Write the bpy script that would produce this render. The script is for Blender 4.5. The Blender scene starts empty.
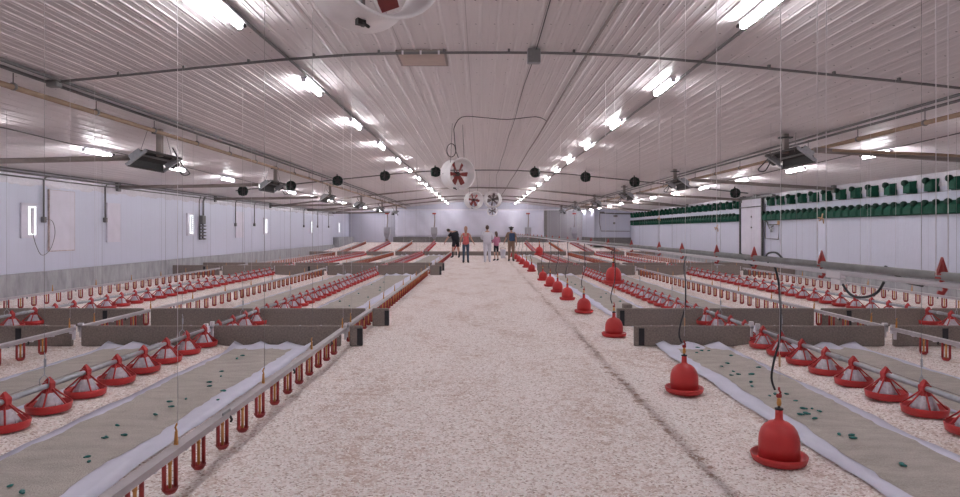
import bpy, math, random
import numpy as np
from mathutils import Vector, Matrix, Euler
random.seed(7)
PI = math.pi
sc = bpy.context.scene
COL = sc.collection
CAMZ = 1.6
XL, XR, Y0, Y1 = -11.3, 11.6, -4.0, 56.0

# ------------------------------------------------------------------ materials
def newmat(name):
    m = bpy.data.materials.new(name); m.use_nodes = True
    nt = m.node_tree
    return m, nt, nt.nodes['Principled BSDF']
def mat(name, col, rough=.5, metal=0, spec=.5, noise=0, nscale=20, bump=0, bscale=60, trans=0, alpha=1, sub=0):
    m, nt, b = newmat(name)
    b.inputs['Base Color'].default_value = (*col, 1)
    b.inputs['Roughness'].default_value = rough
    b.inputs['Metallic'].default_value = metal
    b.inputs['Specular IOR Level'].default_value = spec
    b.inputs['Transmission Weight'].default_value = trans
    if noise or bump:
        tc = nt.nodes.new('ShaderNodeTexCoord')
    if noise:
        n = nt.nodes.new('ShaderNodeTexNoise'); n.inputs['Scale'].default_value = nscale; n.inputs['Detail'].default_value = 4
        nt.links.new(tc.outputs['Object'], n.inputs['Vector'])
        r = nt.nodes.new('ShaderNodeMapRange'); r.inputs['From Min'].default_value = .3; r.inputs['From Max'].default_value = .7
        r.inputs['To Min'].default_value = 1 - noise; r.inputs['To Max'].default_value = 1 + noise
        nt.links.new(n.outputs['Fac'], r.inputs['Value'])
        mx = nt.nodes.new('ShaderNodeVectorMath'); mx.operation = 'SCALE'
        mx.inputs[0].default_value = col
        nt.links.new(r.outputs['Result'], mx.inputs['Scale'])
        nt.links.new(mx.outputs['Vector'], b.inputs['Base Color'])
    if bump:
        n2 = nt.nodes.new('ShaderNodeTexNoise'); n2.inputs['Scale'].default_value = bscale; n2.inputs['Detail'].default_value = 3
        nt.links.new(tc.outputs['Object'], n2.inputs['Vector'])
        bp = nt.nodes.new('ShaderNodeBump'); bp.inputs['Strength'].default_value = bump; bp.inputs['Distance'].default_value = .02
        nt.links.new(n2.outputs['Fac'], bp.inputs['Height'])
        nt.links.new(bp.outputs['Normal'], b.inputs['Normal'])
    return m
def emat(name, col, s):
    m, nt, b = newmat(name)
    b.inputs['Base Color'].default_value = (*col, 1)
    b.inputs['Emission Color'].default_value = (*col, 1)
    b.inputs['Emission Strength'].default_value = s
    return m
def math_node(nt, op, a, b=None, c=None):
    n = nt.nodes.new('ShaderNodeMath'); n.operation = op
    for i, v in enumerate((a, b, c)):
        if v is None: continue
        if isinstance(v, (int, float)): n.inputs[i].default_value = v
        else: nt.links.new(v, n.inputs[i])
    return n.outputs[0]
def ramp(nt, fac, stops):
    r = nt.nodes.new('ShaderNodeValToRGB')
    while len(r.color_ramp.elements) < len(stops): r.color_ramp.elements.new(.5)
    for e, (p, c) in zip(r.color_ramp.elements, stops):
        e.position = p; e.color = (*c, 1)
    nt.links.new(fac, r.inputs['Fac'])
    return r.outputs['Color']
def noise_tex(nt, vec, scale, detail=4, rough=.5):
    n = nt.nodes.new('ShaderNodeTexNoise'); n.inputs['Scale'].default_value = scale
    n.inputs['Detail'].default_value = detail; n.inputs['Roughness'].default_value = rough
    nt.links.new(vec, n.inputs['Vector'])
    return n.outputs['Fac']
def mixc(nt, fac, a, b, mode='MIX'):
    n = nt.nodes.new('ShaderNodeMix'); n.data_type = 'RGBA'; n.blend_type = mode
    for sock, v in ((n.inputs['Factor'], fac), (n.inputs['A'], a), (n.inputs['B'], b)):
        pass
    ins = [s for s in n.inputs if s.enabled]
    for s, v in zip(ins, (fac, a, b)):
        if isinstance(v, (int, float)): s.default_value = v
        elif isinstance(v, tuple): s.default_value = (*v, 1)
        else: nt.links.new(v, s)
    return [o for o in n.outputs if o.enabled][0]

# wood shaving litter
def litter_mat():
    m, nt, b = newmat('shavings')
    tc = nt.nodes.new('ShaderNodeTexCoord'); P = tc.outputs['Object']
    sep = nt.nodes.new('ShaderNodeSeparateXYZ'); nt.links.new(P, sep.inputs[0])
    vor = nt.nodes.new('ShaderNodeTexVoronoi'); vor.inputs['Scale'].default_value = 70
    nt.links.new(P, vor.inputs['Vector'])
    vs = nt.nodes.new('ShaderNodeSeparateColor'); nt.links.new(vor.outputs['Color'], vs.inputs[0])
    fine = noise_tex(nt, P, 55, 3, .6)
    mid = noise_tex(nt, P, 9, 5, .65)
    big = noise_tex(nt, P, 1.1, 4, .6)
    mp = nt.nodes.new('ShaderNodeMapping'); mp.inputs['Scale'].default_value = (.9, .35, 1)
    nt.links.new(P, mp.inputs['Vector'])
    big2 = noise_tex(nt, mp.outputs[0], 1.6, 5, .6)
    chip = ramp(nt, vs.outputs[0], [(0, (.46, .33, .28)), (.22, (.80, .685, .64)), (.55, (.93, .83, .80)), (1, (1, .94, .915))])
    brown = (.55, .37, .295)
    # darker patches where the shavings thin out
    f1 = math_node(nt, 'MULTIPLY_ADD', mid, 1.0, math_node(nt, 'MULTIPLY', big2, .9))
    f1 = math_node(nt, 'MULTIPLY_ADD', fine, .55, f1)
    r1 = nt.nodes.new('ShaderNodeMapRange'); r1.inputs['From Min'].default_value = 1.23; r1.inputs['From Max'].default_value = 1.48
    r1.inputs['To Max'].default_value = .75
    nt.links.new(f1, r1.inputs['Value'])
    c = mixc(nt, r1.outputs[0], chip, brown)
    # scuffed trail right of the aisle
    wob = noise_tex(nt, P, .5, 3)
    xx = math_node(nt, 'SUBTRACT', sep.outputs[0], math_node(nt, 'MULTIPLY_ADD', wob, .35, 1.36))
    a = math_node(nt, 'ABSOLUTE', xx)
    r2 = nt.nodes.new('ShaderNodeMapRange'); r2.inputs['From Min'].default_value = .05; r2.inputs['From Max'].default_value = .0
    r2.inputs['To Max'].default_value = .8
    nt.links.new(math_node(nt, 'ADD', a, math_node(nt, 'ADD', math_node(nt, 'MULTIPLY', math_node(nt, 'SUBTRACT', mid, .44), .7), math_node(nt, 'MULTIPLY', math_node(nt, 'SUBTRACT', big, .5), .22))), r2.inputs['Value'])
    c = mixc(nt, r2.outputs[0], c, (.40, .255, .19))
    nt.links.new(c, b.inputs['Base Color'])
    b.inputs['Roughness'].default_value = .85; b.inputs['Specular IOR Level'].default_value = .15
    h = math_node(nt, 'MULTIPLY_ADD', vs.outputs[1], .4, math_node(nt, 'MULTIPLY_ADD', fine, .5, math_node(nt, 'MULTIPLY', mid, 1.4)))
    bp = nt.nodes.new('ShaderNodeBump'); bp.inputs['Strength'].default_value = .55; bp.inputs['Distance'].default_value = .02
    nt.links.new(h, bp.inputs['Height']); nt.links.new(bp.outputs[0], b.inputs['Normal'])
    return m

def ceiling_mat():
    m, nt, b = newmat('ceiling_steel')
    tc = nt.nodes.new('ShaderNodeTexCoord'); P = tc.outputs['Object']
    sep = nt.nodes.new('ShaderNodeSeparateXYZ'); nt.links.new(P, sep.inputs[0])
    base = (.50, .437, .437)
    mp = nt.nodes.new('ShaderNodeMapping'); mp.inputs['Scale'].default_value = (2.2, .12, 1); nt.links.new(P, mp.inputs['Vector'])
    n = noise_tex(nt, mp.outputs[0], 3, 4)
    c = mixc(nt, n, (.63, .575, .58), (.73, .67, .675))
    fx = math_node(nt, 'SUBTRACT', math_node(nt, 'FRACT', math_node(nt, 'DIVIDE', math_node(nt, 'ADD', sep.outputs[0], 50), .2286)), .5)
    fy = math_node(nt, 'SUBTRACT', math_node(nt, 'FRACT', math_node(nt, 'DIVIDE', math_node(nt, 'ADD', sep.outputs[1], 50), .81)), .5)
    dx = math_node(nt, 'MULTIPLY', fx, .2286); dy = math_node(nt, 'MULTIPLY', fy, .81)
    d = math_node(nt, 'SQRT', math_node(nt, 'ADD', math_node(nt, 'MULTIPLY', dx, dx), math_node(nt, 'MULTIPLY', dy, dy)))
    s = math_node(nt, 'LESS_THAN', d, .0115)
    c = mixc(nt, s, c, (.12, .10, .10))
    # narrow lap lines where two sheets meet
    fl = math_node(nt, 'LESS_THAN', math_node(nt, 'ABSOLUTE', math_node(nt, 'MULTIPLY', math_node(nt, 'SUBTRACT', math_node(nt, 'FRACT', math_node(nt, 'DIVIDE', math_node(nt, 'ADD', sep.outputs[0], 50), .9144)), .5), .9144)), .004)
    c = mixc(nt, math_node(nt, 'MULTIPLY', fl, .6), c, (.2, .16, .16))
    nt.links.new(c, b.inputs['Base Color'])
    b.inputs['Roughness'].default_value = .42; b.inputs['Specular IOR Level'].default_value = .3
    return m

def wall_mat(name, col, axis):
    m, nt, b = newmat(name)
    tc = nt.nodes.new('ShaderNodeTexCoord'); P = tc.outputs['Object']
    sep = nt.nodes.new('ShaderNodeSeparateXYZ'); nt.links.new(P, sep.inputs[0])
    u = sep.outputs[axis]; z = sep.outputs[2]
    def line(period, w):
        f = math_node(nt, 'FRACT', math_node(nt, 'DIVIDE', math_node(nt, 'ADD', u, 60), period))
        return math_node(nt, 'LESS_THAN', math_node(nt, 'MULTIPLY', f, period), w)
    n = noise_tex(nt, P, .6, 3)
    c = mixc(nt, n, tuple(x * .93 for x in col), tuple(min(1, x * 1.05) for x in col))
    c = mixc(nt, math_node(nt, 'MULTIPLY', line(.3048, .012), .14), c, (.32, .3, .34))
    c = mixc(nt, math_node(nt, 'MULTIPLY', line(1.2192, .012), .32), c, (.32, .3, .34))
    # ribbon of pinkish washed plastic sheet under the eave
    nt.links.new(c, b.inputs['Base Color'])
    mp = nt.nodes.new('ShaderNodeMapping'); mp.inputs['Scale'].default_value = (1, 1, .35); nt.links.new(P, mp.inputs['Vector'])
    w = noise_tex(nt, mp.outputs[0], 9, 4)
    bp = nt.nodes.new('ShaderNodeBump'); bp.inputs['Distance'].default_value = .03; bp.inputs['Strength'].default_value = .12
    nt.links.new(w, bp.inputs['Height']); nt.links.new(bp.outputs[0], b.inputs['Normal'])
    b.inputs['Roughness'].default_value = .38; b.inputs['Specular IOR Level'].default_value = .4
    return m

def concrete_mat():
    m, nt, b = newmat('concrete')
    tc = nt.nodes.new('ShaderNodeTexCoord'); P = tc.outputs['Object']
    mp = nt.nodes.new('ShaderNodeMapping'); mp.inputs['Scale'].default_value = (1, 1.6, .6); nt.links.new(P, mp.inputs['Vector'])
    n = noise_tex(nt, mp.outputs[0], 2.5, 6, .65)
    c = ramp(nt, n, [(.25, (.24, .235, .245)), (.5, (.35, .34, .36)), (.75, (.46, .45, .47))])
    nt.links.new(c, b.inputs['Base Color']); b.inputs['Roughness'].default_value = .9
    return m

def feed_mat():
    m, nt, b = newmat('feed_crumb')
    tc = nt.nodes.new('ShaderNodeTexCoord'); P = tc.outputs['Object']
    mp = nt.nodes.new('ShaderNodeMapping'); mp.inputs['Scale'].default_value = (.9, 2.4, 1); nt.links.new(P, mp.inputs['Vector'])
    rip = noise_tex(nt, mp.outputs[0], 3.2, 5, .65)
    fine = noise_tex(nt, P, 90, 3, .7)
    f = math_node(nt, 'MULTIPLY_ADD', fine, .6, math_node(nt, 'MULTIPLY', rip, .5))
    c = ramp(nt, f, [(.35, (.34, .30, .27)), (.55, (.46, .415, .38)), (.75, (.58, .53, .49))])
    nt.links.new(c, b.inputs['Base Color']); b.inputs['Roughness'].default_value = .95; b.inputs['Specular IOR Level'].default_value = .1
    bp = nt.nodes.new('ShaderNodeBump'); bp.inputs['Distance'].default_value = .015; bp.inputs['Strength'].default_value = .6
    nt.links.new(f, bp.inputs['Height']); nt.links.new(bp.outputs[0], b.inputs['Normal'])
    return m

M = dict(
    litter=litter_mat(), ceiling=ceiling_mat(), concrete=concrete_mat(), feed=feed_mat(),
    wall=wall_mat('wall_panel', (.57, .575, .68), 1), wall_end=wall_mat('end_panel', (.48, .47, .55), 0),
    wall_dark=wall_mat('grey_panel', (.30, .28, .30), 0),
    white=mat('white_enamel', (.68, .65, .70), .4, noise=.05), panelw=mat('hatch_white', (.62, .58, .66), .5, noise=.05, nscale=3),
    rust=mat('rusty_edge', (.46, .36, .34), .8, noise=.3, nscale=14),
    shroud=mat('fan_shroud', (.86, .82, .83), .45, noise=.06, nscale=6),
    red=mat('red_plastic', (.50, .032, .032), .38, noise=.12, nscale=9), redd=mat('dark_red_plastic', (.36, .03, .028), .4, noise=.15, nscale=30),
    bell=mat('bell_red', (.55, .036, .036), .42, noise=.05, nscale=12, bump=.05, bscale=30),
    amber=mat('amber_plastic', (.64, .29, .07), .4, noise=.1), cone=mat('clear_grey_plastic', (.66, .64, .70), .25, noise=.15, nscale=40),
    rail=mat('aluminium_rail', (.46, .41, .43), .42, metal=.25, noise=.08, nscale=8), pvc=mat('white_pvc', (.74, .70, .74), .35),
    galv=mat('galvanised_tube', (.42, .44, .48), .35, metal=.6, noise=.12, nscale=18),
    dull=mat('dull_steel', (.17, .16, .16), .5, metal=.4, noise=.1), dark=mat('dark_steel', (.045, .042, .042), .55, noise=.2),
    black=mat('black_rubber', (.02, .02, .025), .5, noise=.2), greyp=mat('grey_box', (.30, .30, .32), .5, noise=.1),
    gas=mat('ochre_gas_pipe', (.33, .22, .15), .55, noise=.12, nscale=7), brownp=mat('taupe_duct', (.27, .225, .21), .6, noise=.1, nscale=5),
    board=mat('fibre_board', (.25, .205, .185), .9, noise=.22, nscale=45, bump=.2), paper=mat('white_paper', (.66, .65, .76), .8, noise=.04, nscale=5),
    teal=mat('teal_gel', (.02, .17, .16), .3, noise=.4, nscale=60), green=mat('green_plastic', (.007, .075, .045), .6, spec=.25, noise=.2, nscale=9),
    greend=mat('dark_green_plastic', (.008, .032, .022), .6, spec=.25, noise=.2), blade=mat('red_brown_blade', (.27, .05, .045), .5, noise=.15, nscale=20),
    bladeg=mat('grey_blade', (.16, .12, .12), .5, noise=.15), tan=mat('tan_panel', (.50, .39, .34), .7, noise=.05, nscale=8),
    tarp=mat('white_tarp', (.62, .61, .71), .5, noise=.06, nscale=1.2, bump=.5, bscale=1.5), timber=mat('grey_timber', (.19, .175, .17), .85, noise=.2, nscale=12),
    hop=mat('grey_hopper', (.34, .32, .36), .5, noise=.1), wire=mat('steel_wire', (.22, .2, .2), .5), cord=mat('white_cord', (.78, .74, .76), .7),
    glint=mat('clear_sheet', (.66, .62, .68), .12, spec=.9, bump=.9, bscale=14),
    lamp=emat('tube_light', (.955, .965, 1), 26), slit=emat('daylit_gap', (.93, 1, .98), .55), beige=mat('beige_clip', (.62, .38, .22), .6),
    skin=mat('skin', (.55, .31, .24), .55), eye=mat('dark_eye', (.03, .02, .02), .3), cblack=mat('black_cloth', (.018, .018, .026), .9, noise=.3),
    coral=mat('coral_cloth', (.62, .13, .13), .9, noise=.1), denim=mat('denim', (.05, .075, .12), .9, noise=.3), cwhite=mat('white_coverall', (.70, .68, .76), .8, noise=.05, bump=.3, bscale=12),
    pink=mat('pink_cloth', (.55, .20, .31), .9, noise=.15, nscale=30), khaki=mat('khaki_cloth', (.27, .17, .125), .9, noise=.15), blue=mat('blue_pack', (.03, .06, .13), .8, noise=.2),
    blond=mat('blond_hair', (.42, .24, .17), .7, noise=.2), brownh=mat('brown_hair', (.10, .05, .04), .7, noise=.2), darkh=mat('dark_hair', (.03, .022, .022), .7, noise=.2),
    shoe=mat('dark_shoe', (.03, .03, .035), .6, noise=.1),
)
ML = list(M.keys())

# ------------------------------------------------------------------ mesh builder
class MB:
    def __init__(s): s.v = []; s.f = []; s.m = []; s.sm = []
    def add(s, vs, fs, m=0, smooth=False, T=None):
        o = len(s.v)
        if T is not None: vs = [tuple(T @ Vector(v)) for v in vs]
        s.v += [tuple(v) for v in vs]
        for f in fs: s.f.append(tuple(i + o for i in f)); s.m.append(m); s.sm.append(smooth)
        return s
    def box(s, c, d, m=0, T=None, bev=0):
        x, y, z = c; a, b, e = d[0] / 2, d[1] / 2, d[2] / 2
        if bev <= 0:
            vs = [(x + i * a, y + j * b, z + k * e) for i in (-1, 1) for j in (-1, 1) for k in (-1, 1)]
            fs = [(0, 1, 3, 2), (4, 6, 7, 5), (0, 4, 5, 1), (2, 3, 7, 6), (0, 2, 6, 4), (1, 5, 7, 3)]
            return s.add(vs, fs, m, False, T)
        r = bev
        prof = [(-a + r, -b), (a - r, -b), (a, -b + r), (a, b - r), (a - r, b), (-a + r, b), (-a, b - r), (-a, -b + r)]
        inner = [(px * (1 - r / a), py * (1 - r / b)) for px, py in prof]
        n = 8; vs = []
        for zz, pr in ((-e, inner), (-e + r, prof), (e - r, prof), (e, inner)):
            vs += [(x + px, y + py, z + zz) for px, py in pr]
        fs = []
        for k in range(3):
            for i in range(n):
                j = (i + 1) % n; fs.append((k * n + i, k * n + j, (k + 1) * n + j, (k + 1) * n + i))
        fs.append(tuple(reversed(range(n)))); fs.append(tuple(range(3 * n, 4 * n)))
        return s.add(vs, fs, m, False, T)
    def tube(s, pts, r, n=8, m=0, T=None, cap=True):
        pts = [Vector(p) for p in pts]
        rs = r if isinstance(r, (list, tuple)) else [r] * len(pts)
        vs = []; prev = None
        for i, p in enumerate(pts):
            t = (pts[min(i + 1, len(pts) - 1)] - pts[max(i - 1, 0)])
            if t.length < 1e-9: t = Vector((0, 0, 1))
            t.normalize()
            if prev is None:
                up = Vector((0, 0, 1)) if abs(t.z) < .9 else Vector((1, 0, 0))
                a = t.cross(up).normalized()
            else:
                a = (prev - t * prev.dot(t)).normalized()
            prev = a; b = t.cross(a)
            for k in range(n):
                th = 2 * PI * k / n
                vs.append(p + (a * math.cos(th) + b * math.sin(th)) * rs[i])
        fs = []
        for i in range(len(pts) - 1):
            for k in range(n):
                j = (k + 1) % n
                fs.append((i * n + k, i * n + j, (i + 1) * n + j, (i + 1) * n + k))
        if cap:
            fs.append(tuple(reversed(range(n)))); L = (len(pts) - 1) * n; fs.append(tuple(range(L, L + n)))
        return s.add(vs, fs, m, True, T)
    def lathe(s, prof, n=24, m=0, T=None, c=(0, 0, 0), smooth=True):
        vs = []; N = len(prof)
        for (r, z) in prof:
            for k in range(n):
                th = 2 * PI * k / n; vs.append((c[0] + r * math.cos(th), c[1] + r * math.sin(th), c[2] + z))
        fs = []
        for i in range(N - 1):
            for k in range(n):
                j = (k + 1) % n; fs.append((i * n + k, i * n + j, (i + 1) * n + j, (i + 1) * n + k))
        if prof[0][0] > 1e-6 and prof[0] != prof[-1]: fs.append(tuple(reversed(range(n))))
        if prof[-1][0] > 1e-6 and prof[0] != prof[-1]: fs.append(tuple(range((N - 1) * n, N * n)))
        return s.add(vs, fs, m, smooth, T)
    def prism(s, poly, y0, y1, m=0, T=None):          # poly in (x,z), extruded along y
        n = len(poly)
        vs = [(x, y0, z) for x, z in poly] + [(x, y1, z) for x, z in poly]
        fs = [(i, (i + 1) % n, n + (i + 1) % n, n + i) for i in range(n)] + [tuple(reversed(range(n))), tuple(range(n, 2 * n))]
        return s.add(vs, fs, m, False, T)
    def sphere(s, c, r, n=12, m=0, T=None):
        rx, ry, rz = r if isinstance(r, (tuple, list)) else (r, r, r)
        vs = [(c[0], c[1], c[2] - rz)]; h = n // 2
        for i in range(1, h):
            ph = -PI / 2 + PI * i / h
            for k in range(n):
                th = 2 * PI * k / n
                vs.append((c[0] + rx * math.cos(ph) * math.cos(th), c[1] + ry * math.cos(ph) * math.sin(th), c[2] + rz * math.sin(ph)))
        vs.append((c[0], c[1], c[2] + rz)); fs = []
        for k in range(n): fs.append((0, 1 + (k + 1) % n, 1 + k))
        for i in range(h - 2):
            for k in range(n):
                a = 1 + i * n; j = (k + 1) % n; fs.append((a + k, a + j, a + n + j, a + n + k))
        L = 1 + (h - 2) * n; e = len(vs) - 1
        for k in range(n): fs.append((L + k, L + (k + 1) % n, e))
        return s.add(vs, fs, m, True, T)
    def mesh(s, name, mats):
        me = bpy.data.meshes.new(name); me.from_pydata(s.v, [], s.f)
        for k in (mats if isinstance(mats, (list, tuple)) else [mats]): me.materials.append(M[k])
        me.polygons.foreach_set('material_index', s.m); me.polygons.foreach_set('use_smooth', s.sm)
        me.update(); return me
def link(name, data, parent=None, loc=(0, 0, 0), rot=None):
    o = bpy.data.objects.new(name, data); COL.objects.link(o); o.location = loc
    if rot: o.rotation_euler = rot
    if parent: o.parent = parent
    return o
def smooth(p, n=5):
    p = [Vector(q) for q in p]; out = []
    for i in range(len(p) - 1):
        a, b, c, d = p[max(i - 1, 0)], p[i], p[i + 1], p[min(i + 2, len(p) - 1)]
        for k in range(n):
            t = k / n
            out.append(.5 * ((2 * b) + (c - a) * t + (2 * a - 5 * b + 4 * c - d) * t * t + (3 * b - a - 3 * c + d) * t ** 3))
    out.append(p[-1]); return out
def obj(name, mb, mats, parent=None, loc=(0, 0, 0), rot=None):
    return link(name, mb.mesh(name, mats), parent, loc, rot)
def tag(o, label, cat, group=None, kind=None):
    o['label'] = label; o['category'] = cat
    if group: o['group'] = group
    if kind: o['kind'] = kind
    return o
def thing(name, label, cat, loc=(0, 0, 0), rot=(0, 0, 0), group=None):
    o = link(name, None, None, loc, rot); return tag(o, label, cat, group)
def struct(name, mb, mats): o = obj(name, mb, mats); o['kind'] = 'structure'; return o
ORD = ['nearest', 'second', 'third', 'fourth', 'fifth', 'sixth', 'seventh', 'eighth', 'ninth', 'tenth', 'eleventh', 'twelfth', 'thirteenth', 'fourteenth', 'fifteenth',
       'sixteenth', 'seventeenth', 'eighteenth', 'nineteenth', 'twentieth']
def ordn(i):
    if i < 20: return ORD[i]
    n = i + 1; tens = {2: 'twenty', 3: 'thirty', 4: 'forty', 5: 'fifty'}[n // 10]
    u = ['', 'first', 'second', 'third', 'fourth', 'fifth', 'sixth', 'seventh', 'eighth', 'ninth'][n % 10]
    return tens + '-' + u if u else {2: 'twentieth', 3: 'thirtieth', 4: 'fortieth', 5: 'fiftieth'}[n // 10]

# ------------------------------------------------------------------ the shell
CP = [(0, 2.52), (1.0, 2.518), (1.8, 2.49), (2.6, 2.435), (3.4, 2.36), (6, 2.10), (11.7, 1.47)]
def Hc(x):
    x = abs(x)
    for (a, ha), (b, hb) in zip(CP, CP[1:]):
        if x <= b: return CAMZ + ha + (hb - ha) * (x - a) / (b - a)
    return CAMZ + CP[-1][1]
RAMPY = 43.2
def fz(y): return 0 if y <= RAMPY else (y - RAMPY) * .05

def floor_h(X, Y):
    h = .006 * np.sin(X * 3.1 + 1.3 * np.sin(Y * .9)) * np.sin(Y * 2.3 + np.cos(X * 1.7)) + .004 * np.sin(X * 8.3 + Y * 5.1) + .003 * np.sin(X * 17 - Y * 13.7)
    tr = 1.52 + .1 * np.sin(Y * .55)
    for c_, w_ in ((-3.76, .27), (3.81, .27), (-7.5, .3), (7.55, .3)): h += .034 * np.exp(-((X - c_) / w_) ** 2) * (1 + .15 * np.sin(Y * 11.9 + 1))
    ramp_ = np.maximum(0, Y - RAMPY) * .05
    return h - .006 + ramp_
xs = np.concatenate([np.arange(XL, -3.6, .16), np.arange(-3.6, 3.6, .06), np.arange(3.6, XR + .16, .16)])
ys = np.concatenate([np.arange(Y0, 2, .5), np.arange(2, 12, .07), np.arange(12, Y1 + .2, .2)])
gx, gy = np.meshgrid(xs, ys); gz = floor_h(gx, gy)
nx, ny = len(xs), len(ys)
V = np.stack([gx.ravel(), gy.ravel(), gz.ravel()], 1)
ii = (np.arange(ny - 1)[:, None] * nx + np.arange(nx - 1)[None]).ravel()
F = np.stack([ii, ii + 1, ii + nx + 1, ii + nx], 1)
me = bpy.data.meshes.new('floor'); me.from_pydata(V.tolist(), [], F.tolist()); me.materials.append(M['litter'])
me.polygons.foreach_set('use_smooth', [True] * len(F)); me.update()
o = link('floor', me); o['kind'] = 'structure'

# ceiling with real ribs
pts = []; x = XL - .1; P_ = .2286
while x < XR + .1:
    for dx_, dz_ in ((0, 0), (.066, 0), (.071, -.0025), (.081, -.0025), (.086, 0), (.15, 0), (.155, -.0025), (.165, -.0025), (.170, 0), (.186, 0), (.2, -.007), (.2146, -.007)):
        pts.append((x + dx_, dz_))
    x += P_
mb = MB(); vs = []
for y in (Y0, Y1): vs += [(px, y, Hc(px) + pz) for px, pz in pts]
n = len(pts); mb.add(vs, [(i, n + i, n + i + 1, i + 1) for i in range(n - 1)])
vs = []
for y in (Y0, Y1): vs += [(px, y, Hc(px) + .15) for px in (XL - .1, -6, -3.4, -1.8, 0, 1.8, 3.4, 6, XR + .1)]
mb.add(vs, [(i, i + 1, 10 + i, 9 + i) for i in range(8)])
struct('ceiling', mb, 'ceiling')

def gable(y0, y1, mats, name, xa=XL, xb=XR, zb=0):
    xx = [xa] + [v for v in (-6, -3.4, -1.8, 0, 1.8, 3.4, 6) if xa < v < xb] + [xb]
    poly = [(xa, zb), (xb, zb)] + [(v, Hc(v) + .02) for v in reversed(xx)]
    b = MB().prism(poly, y0, y1); return struct(name, b, mats)
CZ = .56
struct('wall_left', MB().box((XL - .1, (Y0 + Y1) / 2, (3.3 + CZ) / 2), (.2, Y1 - Y0, 3.3 - CZ)), 'wall')
struct('wall_right', MB().box((XR + .1, (Y0 + Y1) / 2, (3.3 + .48) / 2), (.2, Y1 - Y0, 3.3 - .48)), 'wall')
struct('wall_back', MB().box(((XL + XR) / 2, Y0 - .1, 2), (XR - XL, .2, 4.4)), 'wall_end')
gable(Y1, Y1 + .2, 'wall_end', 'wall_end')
struct('trim_1', MB().box((XL + .02, (Y0 + 50) / 2, CZ / 2 - .05), (.16, 50 - Y0, CZ + .1)), 'concrete')
struct('trim_2', MB().box((XR - .02, (Y0 + Y1) / 2, .19), (.16, Y1 - Y0, .58)), 'concrete')
struct('trim_3', MB().box((XL + .2, 53, .5), (.5, 6, 1.24)), 'concrete')
# end wall: dark steel bay, timber base, header
struct('trim_4', MB().box((7.4, Y1 - .05, 1.95), (3.5, .1, 3.0)), 'wall_dark')
struct('trim_5', MB().box((-.9, Y1 - .1, .85), (13.1, .18, .45)), 'timber')
struct('trim_6', MB().box((0, Y1 - .12, 3.42), (22.6, .14, .1)).box((5.62, Y1 - .08, 2.1), (.22, .16, 2.8), 1), ['white', 'timber'])
# the little room on the right
b = MB().box((10.22, 50.05, 2.2), (2.75, .1, 2.2)).box((8.85, 53, 2.2), (.1, 6, 2.2)).box((10.22, 53, 3.28), (2.9, 6.1, .08))
struct('wall_room', b, 'wall')
struct('baseboard_room', MB().box((10.22, 50.0, .78), (2.8, .14, .64)).box((8.82, 53, .78), (.14, 6, .64)), 'timber')
# glossy clear sheet bunched along both eaves
for nm, X, s in (('trim_7', XL, 1), ('trim_8', XR, -1)):
    yy = np.arange(2, 50, .09); mb = MB(); vs = []
    for k, z in enumerate((3.08, 2.98, 2.86, 2.74)):
        for y in yy: vs.append((X + s * (.02 + .018 * math.sin(y * 21 + k) * math.sin(y * 7.7 + 2 * k) + .006 * k), y, z + .03 * math.sin(y * 5 + math.sin(y * 13)) * (k > 1)))
    n = len(yy); mb.add(vs, [(k * n + i, k * n + i + 1, (k + 1) * n + i + 1, (k + 1) * n + i) for k in range(3) for i in range(n - 1)], 0, True)
    struct(nm, mb, 'glint')
# ceiling cross battens far down the barn
for i, y in enumerate((37.0, 45.5, 50.5)):
    mb = MB(); xx = [-11.2, -8, -6, -3.4, -2.6, -1.8, 0, 1.8, 2.6, 3.4, 6, 8, 11.4]
    mb.tube([(v, y, Hc(v) - .05) for v in xx], .045, 6); struct('trim_%d' % (9 + i), mb, 'brownp')

# ------------------------------------------------------------------ lights
def lamp_mesh():
    h = MB().box((0, 0, .055), (.11, 1.02, .03), bev=.008)
    h.box((0, .5, .02), (.07, .03, .08)).box((0, -.5, .02), (.07, .03, .08))
    d = MB().tube([(0, -.485, 0), (0, .485, 0)], .032, 8)
    e = MB().box((0, .6, .05), (.05, .06, .04)).tube([(0, .5, .045), (0, .6, .06), (0, .7, .07)], .008, 5)
    return h.mesh('housing', 'white'), d.mesh('diffuser', 'lamp'), e.mesh('connector', 'dark')
lm = lamp_mesh()
rows = [(-2.74, 2.33, 'row just left of the centre aisle', 0), (3.0, 2.33, 'row just right of the centre aisle', 0),
        (-8.4, Hc(8.4) - CAMZ - .13, 'row near the left wall', 1), (8.72, Hc(8.72) - CAMZ - .13, 'row near the right wall', 1)]
for X, H, rn, outer in rows:
    k = 0
    for n_ in range(-2, 14):
        if outer and n_ in (-2, 0): continue
        y = 6.92 + 3.68 * n_
        if outer == 1 and n_ == -1: y = 5.0
        vis = n_ >= (2 if outer else 0)
        lab = ('ceiling tube light, %s in view in the %s' % (ordn(k), rn)) if vis else 'ceiling tube light of the %s, %s' % (rn, 'overhead of the camera' if n_ == -1 else 'behind the camera')
        t = thing('ceiling_light', lab, 'light', (X, y, CAMZ + H), (0, 0, 0), 'tube lights in the ' + rn)
        for nm, m_ in zip(('housing', 'diffuser', 'connector'), lm): link(nm, m_, t)
        if vis: k += 1

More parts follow.
